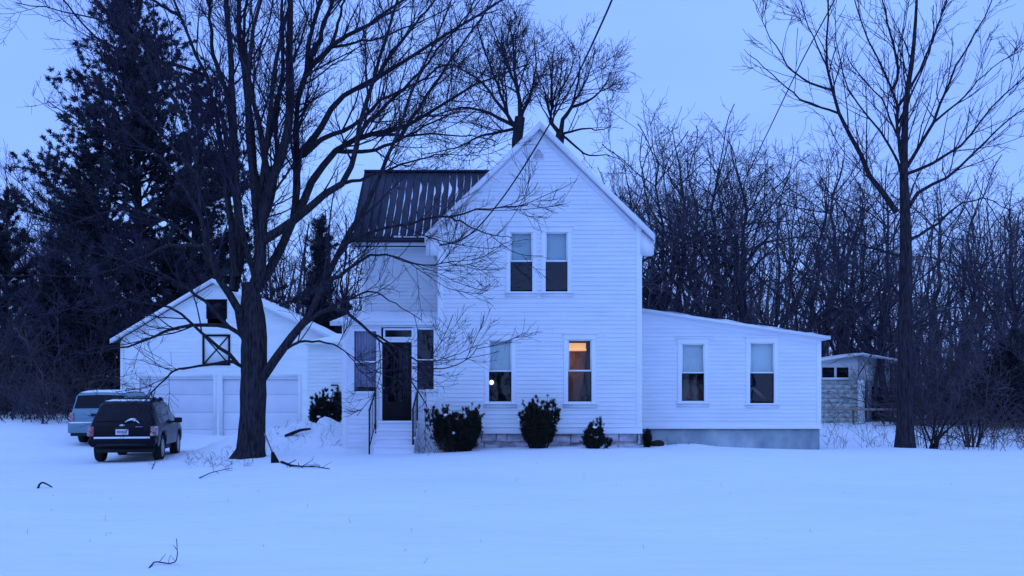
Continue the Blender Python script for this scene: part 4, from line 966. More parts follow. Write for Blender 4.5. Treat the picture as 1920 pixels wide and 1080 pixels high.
snow_sheet(0, 1, 12, 26, lambda u, v: (gel + (apx - gel) * u, YR - .25 + 9 * v, gez + (apz - gez) * u + .003), .07, 14, grf)
snow_sheet(0, 1, 12, 26, lambda u, v: (apx + (ger - apx) * u, YR - .25 + 9 * v, apz - (ger - apx) * sR * u + .003), .07, 15, grf)
t = MB()
for (xa, za_, xb, zb_) in ((gel - .01, gez, apx, apz), (apx, apz, ger + .01, apz - (ger - apx) * sR)):
    q = [np.array(a) for a in ((xa, YR - .275, za_ - .17), (xb, YR - .275, zb_ - .17), (xb, YR - .275, zb_ + .008), (xa, YR - .275, za_ + .008))]; d = np.array((0, .024, 0))
    t.hexa([q[0], q[1], q[1] + d, q[0] + d, q[3], q[2], q[2] + d, q[3] + d])
    q = [np.array(a) for a in ((xa, YR - .25, za_ - .125), (xb, YR - .25, zb_ - .125), (xb, YR, zb_ - .125), (xa, YR, za_ - .125))]; d = np.array((0, 0, .02)); t.hexa([a for a in q] + [a + d for a in q])
t.box(gl - .02, gl + .13, YR - .025, YR + .1, .0, gez - .12); t.box(grr - .13, grr + .02, YR - .025, YR + .1, .0, gez - .12)
for q in (GD1, GD2):
    t.box(q[0] - .13, q[0], YR - .03, YR + .1, 0, q[3] + .13); t.box(q[1], q[1] + .13, YR - .03, YR + .1, 0, q[3] + .13); t.box(q[0], q[1], YR - .03, YR + .1, q[3], q[3] + .13)
t.build('trim', M['trim'], gar)
for q in (GD1, GD2):
    dm = MB(); n = 4; hh = (q[3] + .35 - q[2]) / n
    for k in range(n): dm.box(q[0], q[1], YR + .06 + .002 * (k % 2), YR + .11, q[2] - .35 + hh * k + .008, q[2] - .35 + hh * (k + 1))
    gd = dm.build('garage_door', M['garage_door'], gar, bevel=.008)
    MB().box((q[0] + q[1]) / 2 - .08, (q[0] + q[1]) / 2 + .08, YR + .03, YR + .058, q[2] + .3, q[2] + .34).build('handle', M['black_rail'], gd)
hb = MB(); hb.box(HW[0] - .04, HW[1] + .04, YR - .03, YR - .008, HW[2] - .04, HW[3] + .04); gw = hb.build('loft_window', M['black'], gar)
MB().box(HW[0], HW[1], YR - .036, YR - .031, HW[2], HW[3]).build('pane', M['car_glass'], gw)
hx0, hx1, hz0, hz1 = HX(380, YR), HX(432, YR), HZ(685, YR), HZ(627, YR); b = .075; xm = MB()
xm.box(hx0, hx0 + b, YR - .045, YR - .02, hz0, hz1); xm.box(hx1 - b, hx1, YR - .045, YR - .02, hz0, hz1); xm.box(hx0 + b, hx1 - b, YR - .045, YR - .02, hz1 - b, hz1); xm.box(hx0 + b, hx1 - b, YR - .045, YR - .02, hz0, hz0 + b)
for s, yo in ((1, 0), (-1, .003)):
    a = (hx0 + b, hz0 + b) if s > 0 else (hx0 + b, hz1 - b); c_ = (hx1 - b, hz1 - b) if s > 0 else (hx1 - b, hz0 + b); o = .035
    xm.prism([(a[0], a[1] - o), (c_[0], c_[1] - o), (c_[0], c_[1] + o), (a[0], a[1] + o)], YR - .042 + yo, YR - .022 + yo)
hatch = xm.build('hatch_frame', M['black'], gar)
MB().box(hx0 + b, hx1 - b, YR - .019, YR - .012, hz0 + b, hz1 - b).build('hatch_panel', M['garage_paint'], hatch)
# connector between garage and porch
YC = 33.0; cn = MB(); cx0, cx1 = grr + .03, HX(700, YC)
clap(cn, (0, YC, 0), (1, 0, 0), (0, -1, 0), lambda z: (cx0, cx1), .2, 3.7, e=.14)
cn.box(cx0, cx1, YC + .001, YC + 5, .1, 3.72); 
cnw = cn.build('breezeway_wall', M['garage_paint'], house)
crf = MB(); slab(crf, (cx0 - .06, YC - .2, 3.75), (cx1, YC - .2, 3.75), (cx1, YC + 5.2, 4.4), (cx0 - .06, YC + 5.2, 4.4), .09); cr_ = crf.build('breezeway_roof', M['trim'], house)
snow_sheet(0, 1, 10, 12, lambda u, v: (cx0 - .06 + (cx1 - cx0) * u, YC - .2 + 5.4 * v, 3.753 + .65 * v), .08, 21, cr_)
u_ = 634; m_ = MB(); bx_ = HX(u_, YC); bz = HZ(748, YC)
m_.box(bx_ - .12, bx_ + .12, YC - .14, YC - .017, bz - .22, bz + .24); mt_ = m_.build('meter_box', M['plastic'], house, bevel=.02)
MB().tube([(bx_, YC - .06, bz + .24), (bx_, YC - .06, bz + .5), (bx_ - .25, YC - .06, bz + .5)], .03).build('conduit', M['plastic'], mt_)

# ------------------------------------------------------------------ block shed on the right
YS = 38.0; shx0, shx1 = HX(1520, YS), HX(1608, YS); shb = .6; shx2 = HX(1668, YS + 1.2)
shed = thing('shed', ((shx0 + shx1) / 2, YS + 2, .65), 'small white and grey block shed behind the annex with a low slanting roof', 'shed')
b = MB(); zc = HZ(712, YS); zr0 = HZ(676, YS); zr1 = HZ(662, YS)
# block wall courses
bk = MB(); zz = .3; row = 0
while zz < zc - .02:
    x = shx0 - (.2 if row % 2 else 0); zt_ = min(zz + .2, zc)
    while x < shx1:
        xe = min(x + .4, shx1); xs_ = max(x, shx0)
        if xe > xs_ + .02: bk.box(xs_ + .002, xe - .002, YS + .002 * (row % 2), YS + .19, zz + .002, zt_ - .002)
        x += .4
    zz += .2; row += 1
bk.box(shx0, shx1 - .01, YS + .2, YS + 4, .3, zc - .01)
bk.build('block_wall', M['block'], shed)
SW = (HX(1541, YS), HX(1590, YS), HZ(708, YS), HZ(689, YS))
b.prism([(shx0, zc), (shx1, zc), (shx1, zr1 - .1), (shx0, zr0 - .1)], YS - .03, YS + 4)
b.box(shx1 + .002, HX(1622, YS), YS + .01, YS + .12, .4, zc - .003)
b.hexa([(shx1 + .01, YS + .3, zc - .25), (shx2, YS + 1.2, zc - .3), (shx2, YS + 1.3, zc - .3), (shx1 + .01, YS + .4, zc - .25), (shx1 + .01, YS + .3, zr1 - .1), (shx2, YS + 1.2, zr1 - .3), (shx2, YS + 1.3, zr1 - .3), (shx1 + .01, YS + .4, zr1 - .1)])
b.build('upper_wall', M['garage_paint'], shed)
w_ = MB(); w_.box(SW[0], SW[1], YS - .05, YS - .032, SW[2], SW[3]); wn = w_.build('window', M['car_glass'], shed)
f_ = MB(); xm_ = (SW[0] + SW[1]) / 2; f_.box(xm_ - .05, xm_ + .05, YS - .065, YS - .051, SW[2], SW[3]); f_.box(SW[0], SW[1] + .08, YS - .075, YS - .052, SW[2] - .1, SW[2]); f_.build('frame', M['trim'], wn)
rf = MB(); slab(rf, (shx0 - .2, YS - .4, zr0 - .03), (shx1 + .1, YS - .4, zr1), (shx1 + .1, YS + 4.2, zr1), (shx0 - .2, YS + 4.2, zr0 - .03), .1)
slab(rf, (shx1 + .102, YS - .3, zr1), (HX(1686, YS + 1), YS + .5, zr1 - .28), (HX(1686, YS + 1), YS + 4.2, zr1 - .28), (shx1 + .102, YS + 4.2, zr1), .09)
srf = rf.build('roof', M['trim'], shed)
snow_sheet(0, 1, 10, 12, lambda u, v: (shx0 - .2 + (shx1 + .3 - shx0) * u, YS - .4 + 4.6 * v, zr0 - .03 + (zr1 - zr0 + .03) * u + .003), .06, 31, srf)
for u, y in ((1627, YS + .15), (1631, YS + .6), (1664, YS + 1.1)):
    MB().box(HX(u, y) - .06, HX(u, y) + .06, y - .06, y + .06, .4, zc - (.02 if u < 1650 else .35)).build('post', M['steel'] if u < 1650 else M['pale_wood'], shed)
MB().box(HX(1634, YS + 1.4), HX(1662, YS + 1.4), YS + 1.4, YS + 1.5, .4, zc).build('door_panel', M['room_dark'], shed)
MB().box(shx1, shx2, YS + 3.6, YS + 3.7, .4, zc + .3).build('back_wall', M['room_dark'], shed)
# pole rail in front of the shed
YQ = 36.2; rl = thing('rail_fence', G(1610, YQ), 'single pale horizontal pole rail on posts in front of the block shed', 'fence')
MB().tube([P(1505, 767, YQ), P(1580, 767, YQ), P(1640, 768, YQ), P(1692, 768, YQ)], [.045, .05, .05, .04], 8).build('rail', M['pale_wood'], rl, smooth=True)
for u in (1522, 1600, 1688): g = G(u, YQ + .06); MB().tube([g - np.array((0, 0, .2)), P(u, 762, YQ + .07)], .05, 8).build('post', M['wood'], rl)

# ------------------------------------------------------------------ vehicles
def interp(tab, y): 
    return float(np.interp(y, [a for a, _ in tab], [b for _, b in tab]))
def vehicle(name, label, cat, loc, rz, L_, top, belt, plan, wheels, wr, zb0, paint, bumper_m, boxy=.16, plate=True, tail=None, style='suv'):
    o = thing(name, loc, label, cat, rz=rz)
    ys = sorted(set(list(np.linspace(0, L_, 64)) + [a for a, _ in top] + [w_ + s for w_ in wheels for s in np.linspace(-wr - .07, wr + .07, 13)]))
    def sec(y):
        zt = interp(top, y); hw_ = interp(plan, y); zb = zb0 + (.1 if y < .25 or y > L_ - .2 else 0)
        for wy_ in wheels:
            d = abs(y - wy_); rr = wr + .065
            if d < rr: zb = max(zb, wr + math.sqrt(rr * rr - d * d) - .0)
        zbt = min(interp(belt, y), zt - .015); zb = min(zb, zbt - .05); k = min(1, max(0, (zt - zbt) / .5)); hr = hw_ * (.975 - boxy * k)
        return [(0, zb), (hw_ * .80, zb), (hw_ * .97, zb + .03), (hw_, zb + (zbt - zb) * .35), (hw_ * 1.0, zb + (zbt - zb) * .7), (hw_ * .975, zbt),
                (hr + .01, zt - .075 * k - .008), (hr - .03, zt - .03 * k - .003), (hr - .10, zt - .008 * k), (hr * .5, zt + .012 * k), (0, zt + .018 * k)]
    S_ = [sec(y) for y in ys]; n = len(S_[0]); V = []; Fq = []
    for y, s in zip(ys, S_):
        ring = [(x, y, z) for x, z in s] + [(-x, y, z) for x, z in s[-2:0:-1]]; V += ring
    m = 2 * n - 2
    for i in range(len(ys) - 1):
        for j in range(m): j2 = (j + 1) % m; Fq.append((i * m + j, (i + 1) * m + j, (i + 1) * m + j2, i * m + j2))
    mb = MB(); mb.v = V; mb.f = Fq + [tuple(range(m)), tuple(reversed(range((len(ys) - 1) * m, len(ys) * m)))]
    body = mb.build('body', paint, o, smooth=True, local=True, sharp=50)
    def strip(y0, y1, s0, s1, side, off=.006, nn=14):   # panel on the side glass
        g = MB(); prev = None
        for y in np.linspace(y0, y1, nn):
            s = sec(y); a, b_ = np.array(s[5]), np.array(s[6]); p0, p1 = a + (b_ - a) * s0, a + (b_ - a) * s1
            q = ((side * (p0[0] + off), y, p0[1]), (side * (p1[0] + off), y, p1[1]))
            if prev: g.quad(prev[0], q[0], q[1], prev[1])
            prev = q
        return g
    rg0, rg1 = top[2][0] + .03, top[3][0] - .02
    def facing(y0, y1, fx, off, nn=8):
        g = MB(); prev = None
        for y in np.linspace(y0, y1, nn):
            s = sec(y); h = s[8][0] * fx; sl_ = (interp(top, y1) - interp(top, y0)) / (y1 - y0); nrm = np.array((0, -sl_, 1)) / math.hypot(1, sl_)
            row = [np.array((h * t_, y, s[10][1] - (s[10][1] - s[8][1]) * t_ * t_)) + nrm * off for t_ in (-1, -.5, 0, .5, 1)]
            if prev:
                for a in range(4): g.quad(prev[a], prev[a + 1], row[a + 1], row[a])
            prev = row
        return g
    gb = facing(rg0, rg1, 1.08, .012); gb.build('rear_window', M['car_glass'], o, local=True, smooth=True)
    f0, f1 = [a for a, _ in top][-6:-4] if False else (WS[0], WS[1])
    fw = facing(f0 + .05, f1 - .03, 1.05, .012); fw.build('windscreen', M['car_glass'], o, local=True, smooth=True)
    for side in (1, -1):
        for (a, b_) in SIDE: strip(a, b_, .10, .9, side).build('side_window', M['car_glass'], o, local=True, smooth=True)
        for a in SEAMS:
            g = MB(); s = sec(a)
            for q in range(2, 5): g.quad((side * (s[q][0] + .003), a - .006, s[q][1]), (side * (s[q][0] + .003), a + .006, s[q][1]), (side * (s[q + 1][0] + .003), a + .006, s[q + 1][1]), (side * (s[q + 1][0] + .003), a - .006, s[q + 1][1]))
            if side == 1: g.build('door_seam', M['plastic'], body, local=True)
        mz = interp(belt, f0 - .1) + .1; mxp = interp(plan, f0) * .97
        mi = MB(); a, b_ = sorted((side * (mxp + .03), side * (mxp + .24))); mi.box(a, b_, f0 - .25, f0 - .14, mz - .06, mz + .09); a, b_ = sorted((side * (mxp - .03), side * (mxp + .05))); mi.box(a, b_, f0 - .22, f0 - .17, mz - .05, mz)
        mi.build('mirror', M['plastic'], o, local=True, bevel=.025)
        for wy_ in wheels:
            xo = interp(plan, wy_) - .02; sgn = side
            ty = MB(); ty.lathe_x(sgn * xo, wy_, wr, [(-sgn * .22, wr * .6), (-sgn * .22, wr * .93), (-sgn * .19, wr), (-sgn * .05, wr), (-sgn * .01, wr * .94), (0, wr * .8), (-sgn * .03, wr * .68)], 28)
            wh = ty.build('wheel', M['tyre'], o, local=True, smooth=True)
            rm = MB(); rm.lathe_x(sgn * xo, wy_, wr, [(-sgn * .02, wr * .70), (-sgn * .012, wr * .66), (-sgn * .05, wr * .60), (-sgn * .07, .005)], 24)
            for k in range(6):
                a = k * math.pi / 3; c, s = math.cos(a), math.sin(a); ww = .035
                P_ = lambda r_, t_, dx: (sgn * (xo - dx), wy_ + r_ * c - t_ * s, wr + r_ * s + t_ * c)
                rm.hexa([P_(.03, -ww, .06), P_(wr * .64, -ww, .04), P_(wr * .64, ww, .04), P_(.03, ww, .06), P_(.03, -ww, .025), P_(wr * .64, -ww, .018), P_(wr * .64, ww, .018), P_(.03, ww, .025)])
            rm.build('rim', M['rim'], wh, local=True, smooth=True, sharp=35)
    return o, sec, body

WS = (2.78, 3.42); SIDE = [(.52, 1.12), (1.18, 2.0), (2.06, 3.05)]; SEAMS = [1.15, 2.03, 3.1]
carz = g1(-10.4, 24.9) - .005
suv, sec, body = vehicle('parked_car', 'dark SUV parked nearest the road with snow on its rear bumper and roof', 'car', (-10.32, 24.0, carz), R(11), 4.5,
    [(0, .98), (.04, 1.02), (.08, 1.07), (.44, 1.55), (.58, 1.63), (1.7, 1.68), (2.5, 1.64), (2.78, 1.57), (3.42, 1.12), (3.55, 1.07), (4.2, .97), (4.4, .84), (4.5, .62)],
    [(0, .95), (.3, 1.0), (2, .98), (3.4, .97), (4.5, .8)], [(0, .76), (.06, .82), (.25, .865), (1, .885), (3.4, .885), (4.1, .86), (4.35, .78), (4.5, .62)], (.95, 3.5), .365, .40, M['car_dark'], None, boxy=.21)
bp_ = MB(); bp_.prism([(-.78, .45), (.78, .45), (.85, .54), (.83, .66), (-.83, .66), (-.85, .54)], -.06, .16); bmp = bp_.build('rear_bumper', M['car_dark'], suv, local=True, bevel=.045)
MB().box(-.70, .70, -.055, .03, .655, .705).build('snow', M['roof_snow'], bmp, local=True, bevel=.018)
MB().box(-.62, .62, -.066, -.058, .47, .52).build('bumper_valance', M['plastic'], bmp, local=True)
for s in (-1, 1):
    tl = MB(); a, b_ = sorted((s * .70, s * .868)); tl.hexa([(a, -.035 if s * a < s * b_ or True else 0, .72), (b_, -.035, .72), (b_, .2, .72), (a, .2, .72), (a, -.02, .98), (b_, -.02, .98), (b_, .24, .98), (a, .24, .98)])
    tl.build('tail_lamp', M['lamp_red'] if s < 0 else M['lamp_clear'], suv, local=True, bevel=.03)
pl = MB().box(-.16, .16, -.03, -.012, .755, .905).build('number_plate', M['plate'], suv, local=True, bevel=.008)
pc = MB()
for k, ww in enumerate((.03, .025, .03, .03, .02, .03)): xx = -.12 + k * .042; pc.box(xx, xx + ww, -.034, -.0305, .80, .86)
pc.build('plate_marks', M['steel'], pl, local=True)
MB().box(-.20, .20, -.028, .0, .915, .945).build('hatch_handle', M['plastic'], suv, local=True, bevel=.01)
em = MB(); em.prism([(.075 * math.cos(a), 1.005 + .032 * math.sin(a)) for a in np.linspace(0, 2 * math.pi, 17)[:-1]], -.012, .03); em.build('emblem', M['chrome'], suv, local=True)
MB().box(.33, .52, -.02, .02, .955, .978).build('model_badge', M['steel'], suv, local=True)
wp = MB(); wp.tube([(.02, .06, 1.09), (.40, .10, 1.17)], .012, 6); wpo = wp.build('rear_wiper', M['plastic'], suv, local=True)
sb = MB(); prev = None      # snow caught on the wiper
for i in range(10):
    t_ = i / 9; x = .06 + .36 * t_; hgt = .075 * math.sin(math.pi * min(1, .12 + t_ * .8)) ; y0 = .075 + .03 * math.sin(math.pi * t_); z0 = 1.085 + .035 * math.sin(math.pi * t_) - (.03 * t_ if t_ > .8 else 0)
    r_ = [(x, y0 - .025, z0), (x, y0 - .035, z0 + hgt * .6), (x, y0 + .03, z0 + hgt)]
    if prev:
        for q in range(2): sb.quad(prev[q], r_[q], r_[q + 1], prev[q + 1])
    prev = r_
sb.build('snow', M['roof_snow'], wpo, local=True)
for s in (-1, 1):
    rr_ = MB(); rr_.tube([(s * .60, .7, 1.635), (s * .60, .8, 1.70), (s * .60, 2.3, 1.715), (s * .60, 2.42, 1.64)], .018, 6); rr_.build('roof_rail', M['plastic'], suv, local=True)
for y in (.98, 1.9): 
    cb = MB(); cb.tube([(-.62, y, 1.715), (.62, y, 1.715)], .018, 6); cb.box(-.66, -.58, y - .05, y + .05, 1.66, 1.76); cb.box(.58, .66, y - .05, y + .05, 1.66, 1.76); cb.build('crossbar', M['plastic'], suv, local=True)
rs = MB()
for i in range(8):
    for j in range(8):
        ya, yb_ = .62 + j * .24, .62 + (j + 1) * .24; xa, xb = -.58 + i * .145, -.58 + (i + 1) * .145
        h = lambda x, y: sec(y)[9][1] + (.035 if abs(x) < .5 and .7 < y < 2.4 else .004) + .012 * mnoise.noise((x * 5, y * 5, 1))
        rs.quad((xa, ya, h(xa, ya)), (xb, ya, h(xb, ya)), (xb, yb_, h(xb, yb_)), (xa, yb_, h(xa, yb_)))
rs.build('snow', M['roof_snow'], body, local=True, smooth=True)
MB().box(-.72, .72, .3, 4.2, .27, .40).build('underbody', M['plastic'], suv, local=True)

WS = (3.0, 3.55); SIDE = [(.42, 1.25), (1.32, 2.2), (2.27, 3.2)]; SEAMS = [1.28, 2.23, 3.2]
vz_ = g1(-13.9, 31) - .005
van, sec, body = vehicle('parked_car', 'pale blue boxy SUV with snowy roof half hidden behind the dark SUV', 'car', (-13.68, 30.0, vz_), R(7.5), 4.7,
    [(0, 1.04), (.03, 1.08), (.06, 1.12), (.30, 1.66), (.42, 1.71), (1.7, 1.76), (2.7, 1.73), (3.0, 1.68), (3.55, 1.15), (3.65, 1.10), (4.4, 1.02), (4.6, .9), (4.7, .68)],
    [(0, 1.0), (.3, 1.06), (2, 1.05), (3.5, 1.02), (4.7, .85)], [(0, .84), (.05, .88), (.25, .90), (1, .905), (3.5, .905), (4.3, .88), (4.6, .82), (4.7, .7)], (1.0, 3.75), .37, .36, M['car_blue'], None, boxy=.10)
bp_ = MB(); bp_.prism([(-.92, .38), (.92, .38), (.92, .70), (-.92, .70)], -.16, .1); bmp = bp_.build('rear_bumper', M['car_blue'], van, local=True, bevel=.03)
MB().box(-.88, .88, -.15, .0, .695, .745).build('snow', M['roof_snow'], bmp, local=True, bevel=.02)
MB().box(-.85, .85, -.1, .3, .28, .40).build('bumper_valance', M['plastic'], van, local=True)
for s in (-1, 1):
    a, b_ = sorted((s * .77, s * .90)); MB().box(a, b_, -.03, .15, .78, 1.05).build('tail_lamp', M['lamp_red'], van, local=True, bevel=.015)
MB().box(-.24, .24, -.03, .02, .93, 1.02).build('hatch_handle', M['plastic'], van, local=True, bevel=.01)
rs = MB()
for i in range(8):
    for j in range(10):
        ya, yb_ = .40 + j * .25, .40 + (j + 1) * .25; xa, xb = -.72 + i * .18, -.72 + (i + 1) * .18
        h = lambda x, y: sec(y)[9][1] + (.05 if abs(x) < .6 and .5 < y < 2.8 else .0) + .012 * mnoise.noise((x * 5, y * 5, 7))
        rs.quad((xa, ya, h(xa, ya)), (xb, ya, h(xb, ya)), (xb, yb_, h(xb, yb_)), (xa, yb_, h(xa, yb_)))
rs.build('snow', M['roof_snow'], body, local=True, smooth=True)
for s in (-1, 1):
    rr_ = MB(); rr_.tube([(s * .66, .7, 1.76), (s * .66, .8, 1.85), (s * .66, 2.4, 1.86), (s * .66, 2.52, 1.78)], .018, 6); rr_.build('roof_rail', M['plastic'], van, local=True)

# ------------------------------------------------------------------ evergreen shrubs by the walls
def shrub(u, Y, wpx, hpx, base_w, seed, label, base_v=None, vase=1.0, n=150, spire=False, snow=0):
    rng = np.random.default_rng(seed); g = G(u, Y); s = Y / F; wpx = wpx * .86; hpx = hpx * .94; o = thing('yew_shrub', g, label, 'shrub', 'evergreen shrubs along the walls')
    H = hpx * s; Wd = wpx * s / 2; bw = base_w * s / 2; a = rng.uniform(0, 6.28, n); q = np.sqrt(rng.uniform(0, 1, n)); bw = bw * (1 if spire else .8)
    b0 = np.stack((np.cos(a) * q * bw * .7, np.sin(a) * q * bw * .6, np.full(n, -.05)), -1) + g
    lob = 1 + .16 * np.sin(a * 3 + seed) + .10 * np.sin(a * 5 + seed * 2); q = q * lob; hh = H * rng.choice((.66, .8, .92, 1.14), n) * rng.uniform(.85, 1.0, n) * (1 - (np.minimum(q, 1) ** 2) * (.75 if spire else .04)) * (1 + .12 * np.cos(a * 2 + seed)); tip = np.stack((np.cos(a) * q * Wd, np.sin(a) * q * Wd * .75, hh), -1) + g
    t_ = np.linspace(0, 1, 7)[None, :, None]; mid = b0[:, None] * (1 - t_) + tip[:, None] * t_; mid[:, :, :2] += ((tip - b0)[:, None, :2] * (np.sin(t_ * math.pi) * .22 * vase))
    mid[:, 1:] += rng.normal(size=(n, 6, 3)) * .018
    Rm = np.full((n, 7), .008) * np.linspace(1.2, .5, 7)[None]
    mesh_np('stems', *join([tubes_np(mid, Rm, 4)]), M['bark'], o)
    Ps, Rs = sprout(rng, mid, Rm, 9, 4, .17, (25, 60), up=.25, t0=.12, rmin=.004)
    Q = np.concatenate((mid[:, 2:].reshape(-1, 3), Ps[:, 1:].reshape(-1, 3))); D = np.concatenate((norm(np.gradient(mid, axis=1))[:, 2:].reshape(-1, 3), norm(np.gradient(Ps, axis=1))[:, 1:].reshape(-1, 3)))
    V, Fc = needles_np(rng, Q, D, 18, .06, .015); mesh_np('foliage', V, [Fc], M['yew'], o)
    if snow:
        for k in range(snow):
            sn = MB(); i = rng.integers(n); p = mid[i, 5] + np.array((0, -.05, .03)); sn.lathe_x(p[0], p[1], p[2], [(-.06 * math.cos(x), (.035 * math.sin(x) + .001)) for x in np.linspace(0, math.pi, 7)], 8)
            sn.build('snow', M['roof_snow'], o, smooth=True)
    return o
shrub(858, 23.55, 112, 74, 78, 401, 'widest dark evergreen shrub, nearest the porch steps', n=170, snow=9)
shrub(1010, 23.6, 80, 82, 56, 402, 'tallest dark evergreen shrub, between the two lower gable windows', n=140, snow=7)
shrub(1117, 23.6, 58, 58, 36, 403, 'smallest dark evergreen shrub, spiky and right of the lit window', n=60, spire=True, snow=4)
BX = HX(612, 27.6)
shrub(612, 27.6, 72, 68, 60, 404, 'dark evergreen shrub left of the porch corner above the snow bank', n=130, snow=8)
shrub(1213, 24.9, 16, 26, 12, 405, 'tiny dark evergreen clump in the corner where the annex meets the gable', n=24)

# ------------------------------------------------------------------ wires
wp_ = [P(824, 460, 24.22), P(862, 455, 23.9), P(895, 430, 23.4), P(944, 370, 22.4), P(981, 315, 21.6), P(1027, 239, 20.5), P(1078, 152, 19.3), P(1109, 86, 18.3), P(1148, 0, 17), P(1240, -240, 15), P(1340, -500, 13)]
q = resample(np.array(wp_), 40)
wv, wf = tubes_np(q[None], np.full((1, 40), .019), 6)
tag(mesh_np('power_line', wv, [wf], M['wire']), 'dark service wire sagging from the sky to the left corner of the gable', 'wire')
q = resample(np.array([P(1630, -130, 26), P(1565, 0, 29), P(1505, 111, 33), P(1454, 218, 38), P(1400, 330, 44), P(1380, 400, 50)]), 30)
wv, wf = tubes_np(q[None], np.full((1, 30), .022), 6)
tag(mesh_np('power_line', wv, [wf], M['wire']), 'thin wire slanting down through the tall right tree towards the woods', 'wire')

# ------------------------------------------------------------------ small things on the snow
def stick(name, pts, r0, r1, label, cat, seed, K=14, tw=2.5, ln=.25, m='bark', group=None):
    rng = np.random.default_rng(seed); q = resample(np.array(pts), K); rr = np.linspace(r0, r1, K)
    parts = [tubes_np(q[None], rr[None], 7)]
    if tw: parts += crown_levels(rng, q[None], rr[None], [dict(count=tw, K=4, length=ln, ang=(25, 65), up=.05, wob=.15, t0=.2, rfac=.6, rmin=.003, n=3, taper=.6), dict(count=4, K=3, length=ln * .5, ang=(25, 60), up=.05, t0=.2, rmin=.0025, n=3)])
    return tag(mesh_np(name, *join(parts), M[m], smooth=True), label, cat, group)
def gp(u, v, h=.0):      # ground hit of a photo pixel, by marching
    lo = 6.0
    for Y in np.arange(6.0, 60, .02):
        p = P(u, v, Y)
        if p[2] <= g1(p[0], Y) + h: return p + np.array((0, 0, h if False else 0))
    return P(u, v, 40)
e = np.array((0, 0, 1.0))
g0 = gp(279, 1066)
stick('fallen_branch', [gp(279, 1066) + e * .0, gp(290, 1058) + e * .03, gp(318, 1060) + e * .015, gp(330, 1057) + e * .02, P(333, 1038, g0[1] + .05), P(331, 1010, g0[1] + .1)], .008, .004, 'thin bent twig sticking out of the open snow in the foreground', 'branch', 501, tw=6, ln=.12)
g0 = gp(71, 914)
stick('fallen_branch', [gp(71, 916), P(74, 908, g0[1]), P(80, 904, g0[1] + .05), P(86, 907, g0[1] + .05), P(92, 910, g0[1]), gp(98, 914)], .022, .012, 'short dark arched stick poking from the snow at the far left', 'branch', 502, tw=1, ln=.1)
stick('fallen_branch', [gp(528, 868) + e * .02, gp(545, 875) + e * .03, gp(565, 878) + e * .04, gp(590, 877) + e * .03, gp(618, 880) + e * .01], .035, .008, 'dark fallen limb lying on the snow right of the big trunk', 'branch', 503, tw=4, ln=.5)
stick('fallen_branch', [gp(535, 822) + e * .05, gp(550, 818) + e * .1, gp(565, 814) + e * .12, gp(582, 812) + e * .12], .06, .03, 'dark log half buried in the snow bank', 'log', 504, tw=1.5, ln=.3)
stick('fallen_branch', [gp(374, 898) + e * .02, gp(395, 892) + e * .06, gp(415, 886) + e * .05, gp(436, 880) + e * .03], .012, .005, 'small branch with twigs lying left of the big trunk', 'branch', 505, tw=7, ln=.5)
stick('fallen_branch', [gp(285, 880) + e * .01, P(290, 868, 22.9), P(296, 862, 22.9), P(303, 855, 22.95)], .01, .005, 'upright leafless sprig in front of the dark SUV bumper', 'branch', 506, tw=8, ln=.4)
# shovel leaning on the trunk
sp = thing('shovel', gp(515, 868), 'dark-bladed shovel with its handle leaning against the big trunk', 'shovel')
b0 = gp(515, 868); hy = b0[1]
MB().tube([P(512, 852, hy), P(504, 832, hy + .03), P(496, 812, hy + .06)], .018, 8).build('handle', M['wood'], sp)
bl = MB(); a, b_, c, d = P(508, 848, hy - .02), P(513, 847, hy - .02), P(525, 870, hy - .06), P(507, 873, hy - .06)
bl.hexa([d + (0, .03, 0), c + (0, .03, 0), c + (0, .06, 0), d + (0, .06, 0), a, b_, b_ + (0, .03, 0), a + (0, .03, 0)]); bl.build('blade', M['black'], sp, bevel=.006)
# boulder or clod by the annex corner
def rock(u, Y, r, seed, label):
    g = G(u, Y); b = MB(); n, k = 12, 7
    for i in range(k):
        th = math.pi * i / (k - 1)
        for j in range(n):
            a = 2 * math.pi * j / n; d = np.array((math.sin(th) * math.cos(a), math.sin(th) * math.sin(a) * .8, math.cos(th) * .55)); f = 1 + .3 * mnoise.noise(tuple(d * 1.7 + seed))
            b.v.append(tuple(g + d * r * f + np.array((0, 0, r * .3))))
    for i in range(k - 1):
        for j in range(n): j2 = (j + 1) % n; b.f.append((i * n + j, (i + 1) * n + j, (i + 1) * n + j2, i * n + j2))
    return tag(b.build('rock', M['room_dark'], None, smooth=True), label, 'rock')
rock(1233, 25.3, .2, 3, 'dark rock half covered by snow at the annex foundation')
# weeds and grass tips
def scatter(name, n, fn, seed, hlo, hhi, m, spec=None, lean=.35, r=.004):
    rng = np.random.default_rng(seed); p = fn(rng, n); n = len(p); z = gz(p[:, 0], p[:, 1]) - .03; p = np.stack((p[:, 0], p[:, 1], z), -1)
    d = norm(np.stack((rng.normal(size=n) * lean, rng.normal(size=n) * lean, np.ones(n)), -1)); h = rng.uniform(hlo, hhi, n); pts = [p]
    for k in range(4): d = norm(d + rng.normal(size=(n, 3)) * lean * .5); p = p + d * (h / 4)[:, None]; pts.append(p)
    Pm = np.stack(pts, 1); Rm = np.full((n, 5), r) * np.linspace(1, .6, 5)[None]; parts = [tubes_np(Pm, Rm, 3)]
    if spec: parts += crown_levels(rng, Pm, Rm, spec)
    return tag(mesh_np(name, *join(parts), M[m]), kind='stuff')
sp1 = [dict(count=5, K=3, length=.22, ang=(25, 60), up=.1, t0=.2, rfac=.8, rmin=.004, n=3)]
def px_area(u0, u1, y0, y1):
    def f(rng, n): Y = rng.uniform(y0, y1, n); u = rng.uniform(u0, u1, n); return np.stack(((u - 960) / F * Y, Y), -1)
    return f
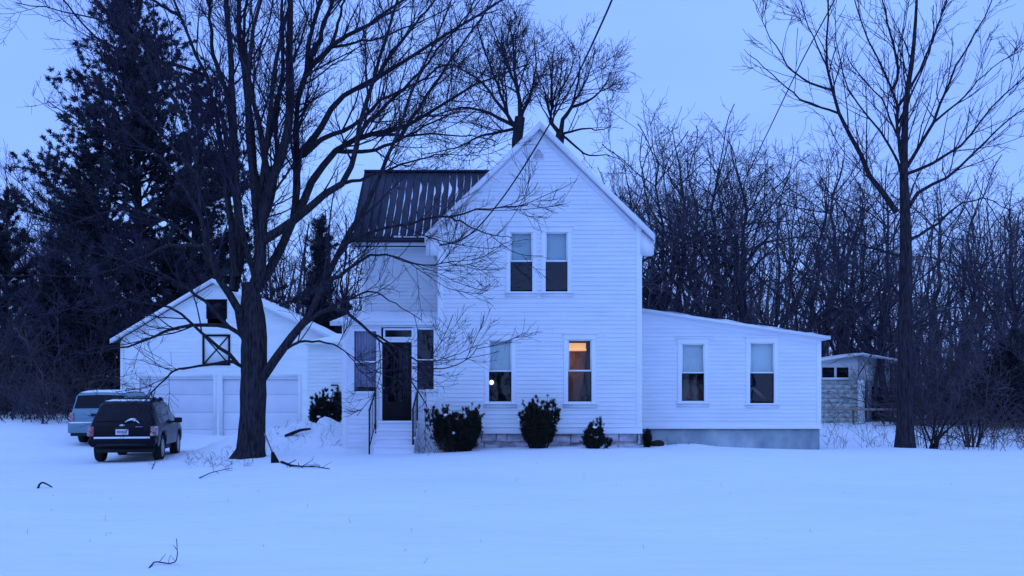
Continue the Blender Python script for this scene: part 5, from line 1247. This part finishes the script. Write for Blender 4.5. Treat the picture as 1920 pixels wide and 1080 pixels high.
scatter('dead_weeds', 70, px_area(1545, 1680, 26.5, 34), 601, .25, .8, 'weed', sp1, r=.006)
scatter('dead_weeds', 230, px_area(1715, 1960, 26.5, 34), 602, .3, 1.3, 'weed', [dict(count=3.5, K=4, length=.45, ang=(25, 60), up=.1, t0=.15, rfac=.8, rmin=.005, n=3), sp1[0]], r=.009)
scatter('dead_weeds', 110, px_area(350, 475, 20.2, 25), 603, .08, .35, 'weed', sp1, lean=.9)
scatter('dead_weeds', 120, px_area(495, 640, 24.2, 27), 604, .08, .35, 'weed', sp1, lean=.7)
scatter('grass_tips', 34, px_area(-100, 1000, 8.2, 19), 605, .04, .12, 'weed', None, r=.003)
scatter('grass_tips', 24, px_area(900, 2000, 10, 24), 606, .03, .09, 'weed', None, r=.003)
scatter('dead_weeds', 40, px_area(780, 840, 23.0, 23.4), 607, .2, .55, 'weed', sp1, r=.003)
scatter('dead_weeds', 40, px_area(1195, 1300, 25.0, 25.7), 608, .06, .2, 'weed', sp1, lean=.6)
# multi-stemmed bushes right of the lone tree
for k, (u, Y, h, lab) in enumerate(((1750, 27.5, 2.4, 'leafless multi-stemmed bush just right of the tall slim tree'), (1828, 28.5, 1.9, 'leafless multi-stemmed bush near the right edge of the snow'))):
    rng = np.random.default_rng(700 + k); g = G(u, Y); n = 9; o = thing('bare_bush', g, lab, 'bush')
    d = norm(np.stack((rng.normal(size=n) * .3, rng.normal(size=n) * .3, np.ones(n)), -1)); p = np.repeat(g[None], n, 0) + rng.normal(size=(n, 3)) * (.12, .12, 0) - (0, 0, .1); pts = [p]; hh = h * rng.uniform(.6, 1, n)
    for q_ in range(6): d = norm(d + rng.normal(size=(n, 3)) * .12); p = p + d * (hh / 6)[:, None]; pts.append(p)
    Pm = np.stack(pts, 1); Rm = rng.uniform(.02, .05, n)[:, None] * np.linspace(1, .3, 7)[None]
    mesh_np('stems', *join([tubes_np(Pm, Rm, 5)]), M['bark'], o); mesh_np('crown', *join(crown_levels(rng, Pm, Rm, br)), M['brush'], o)
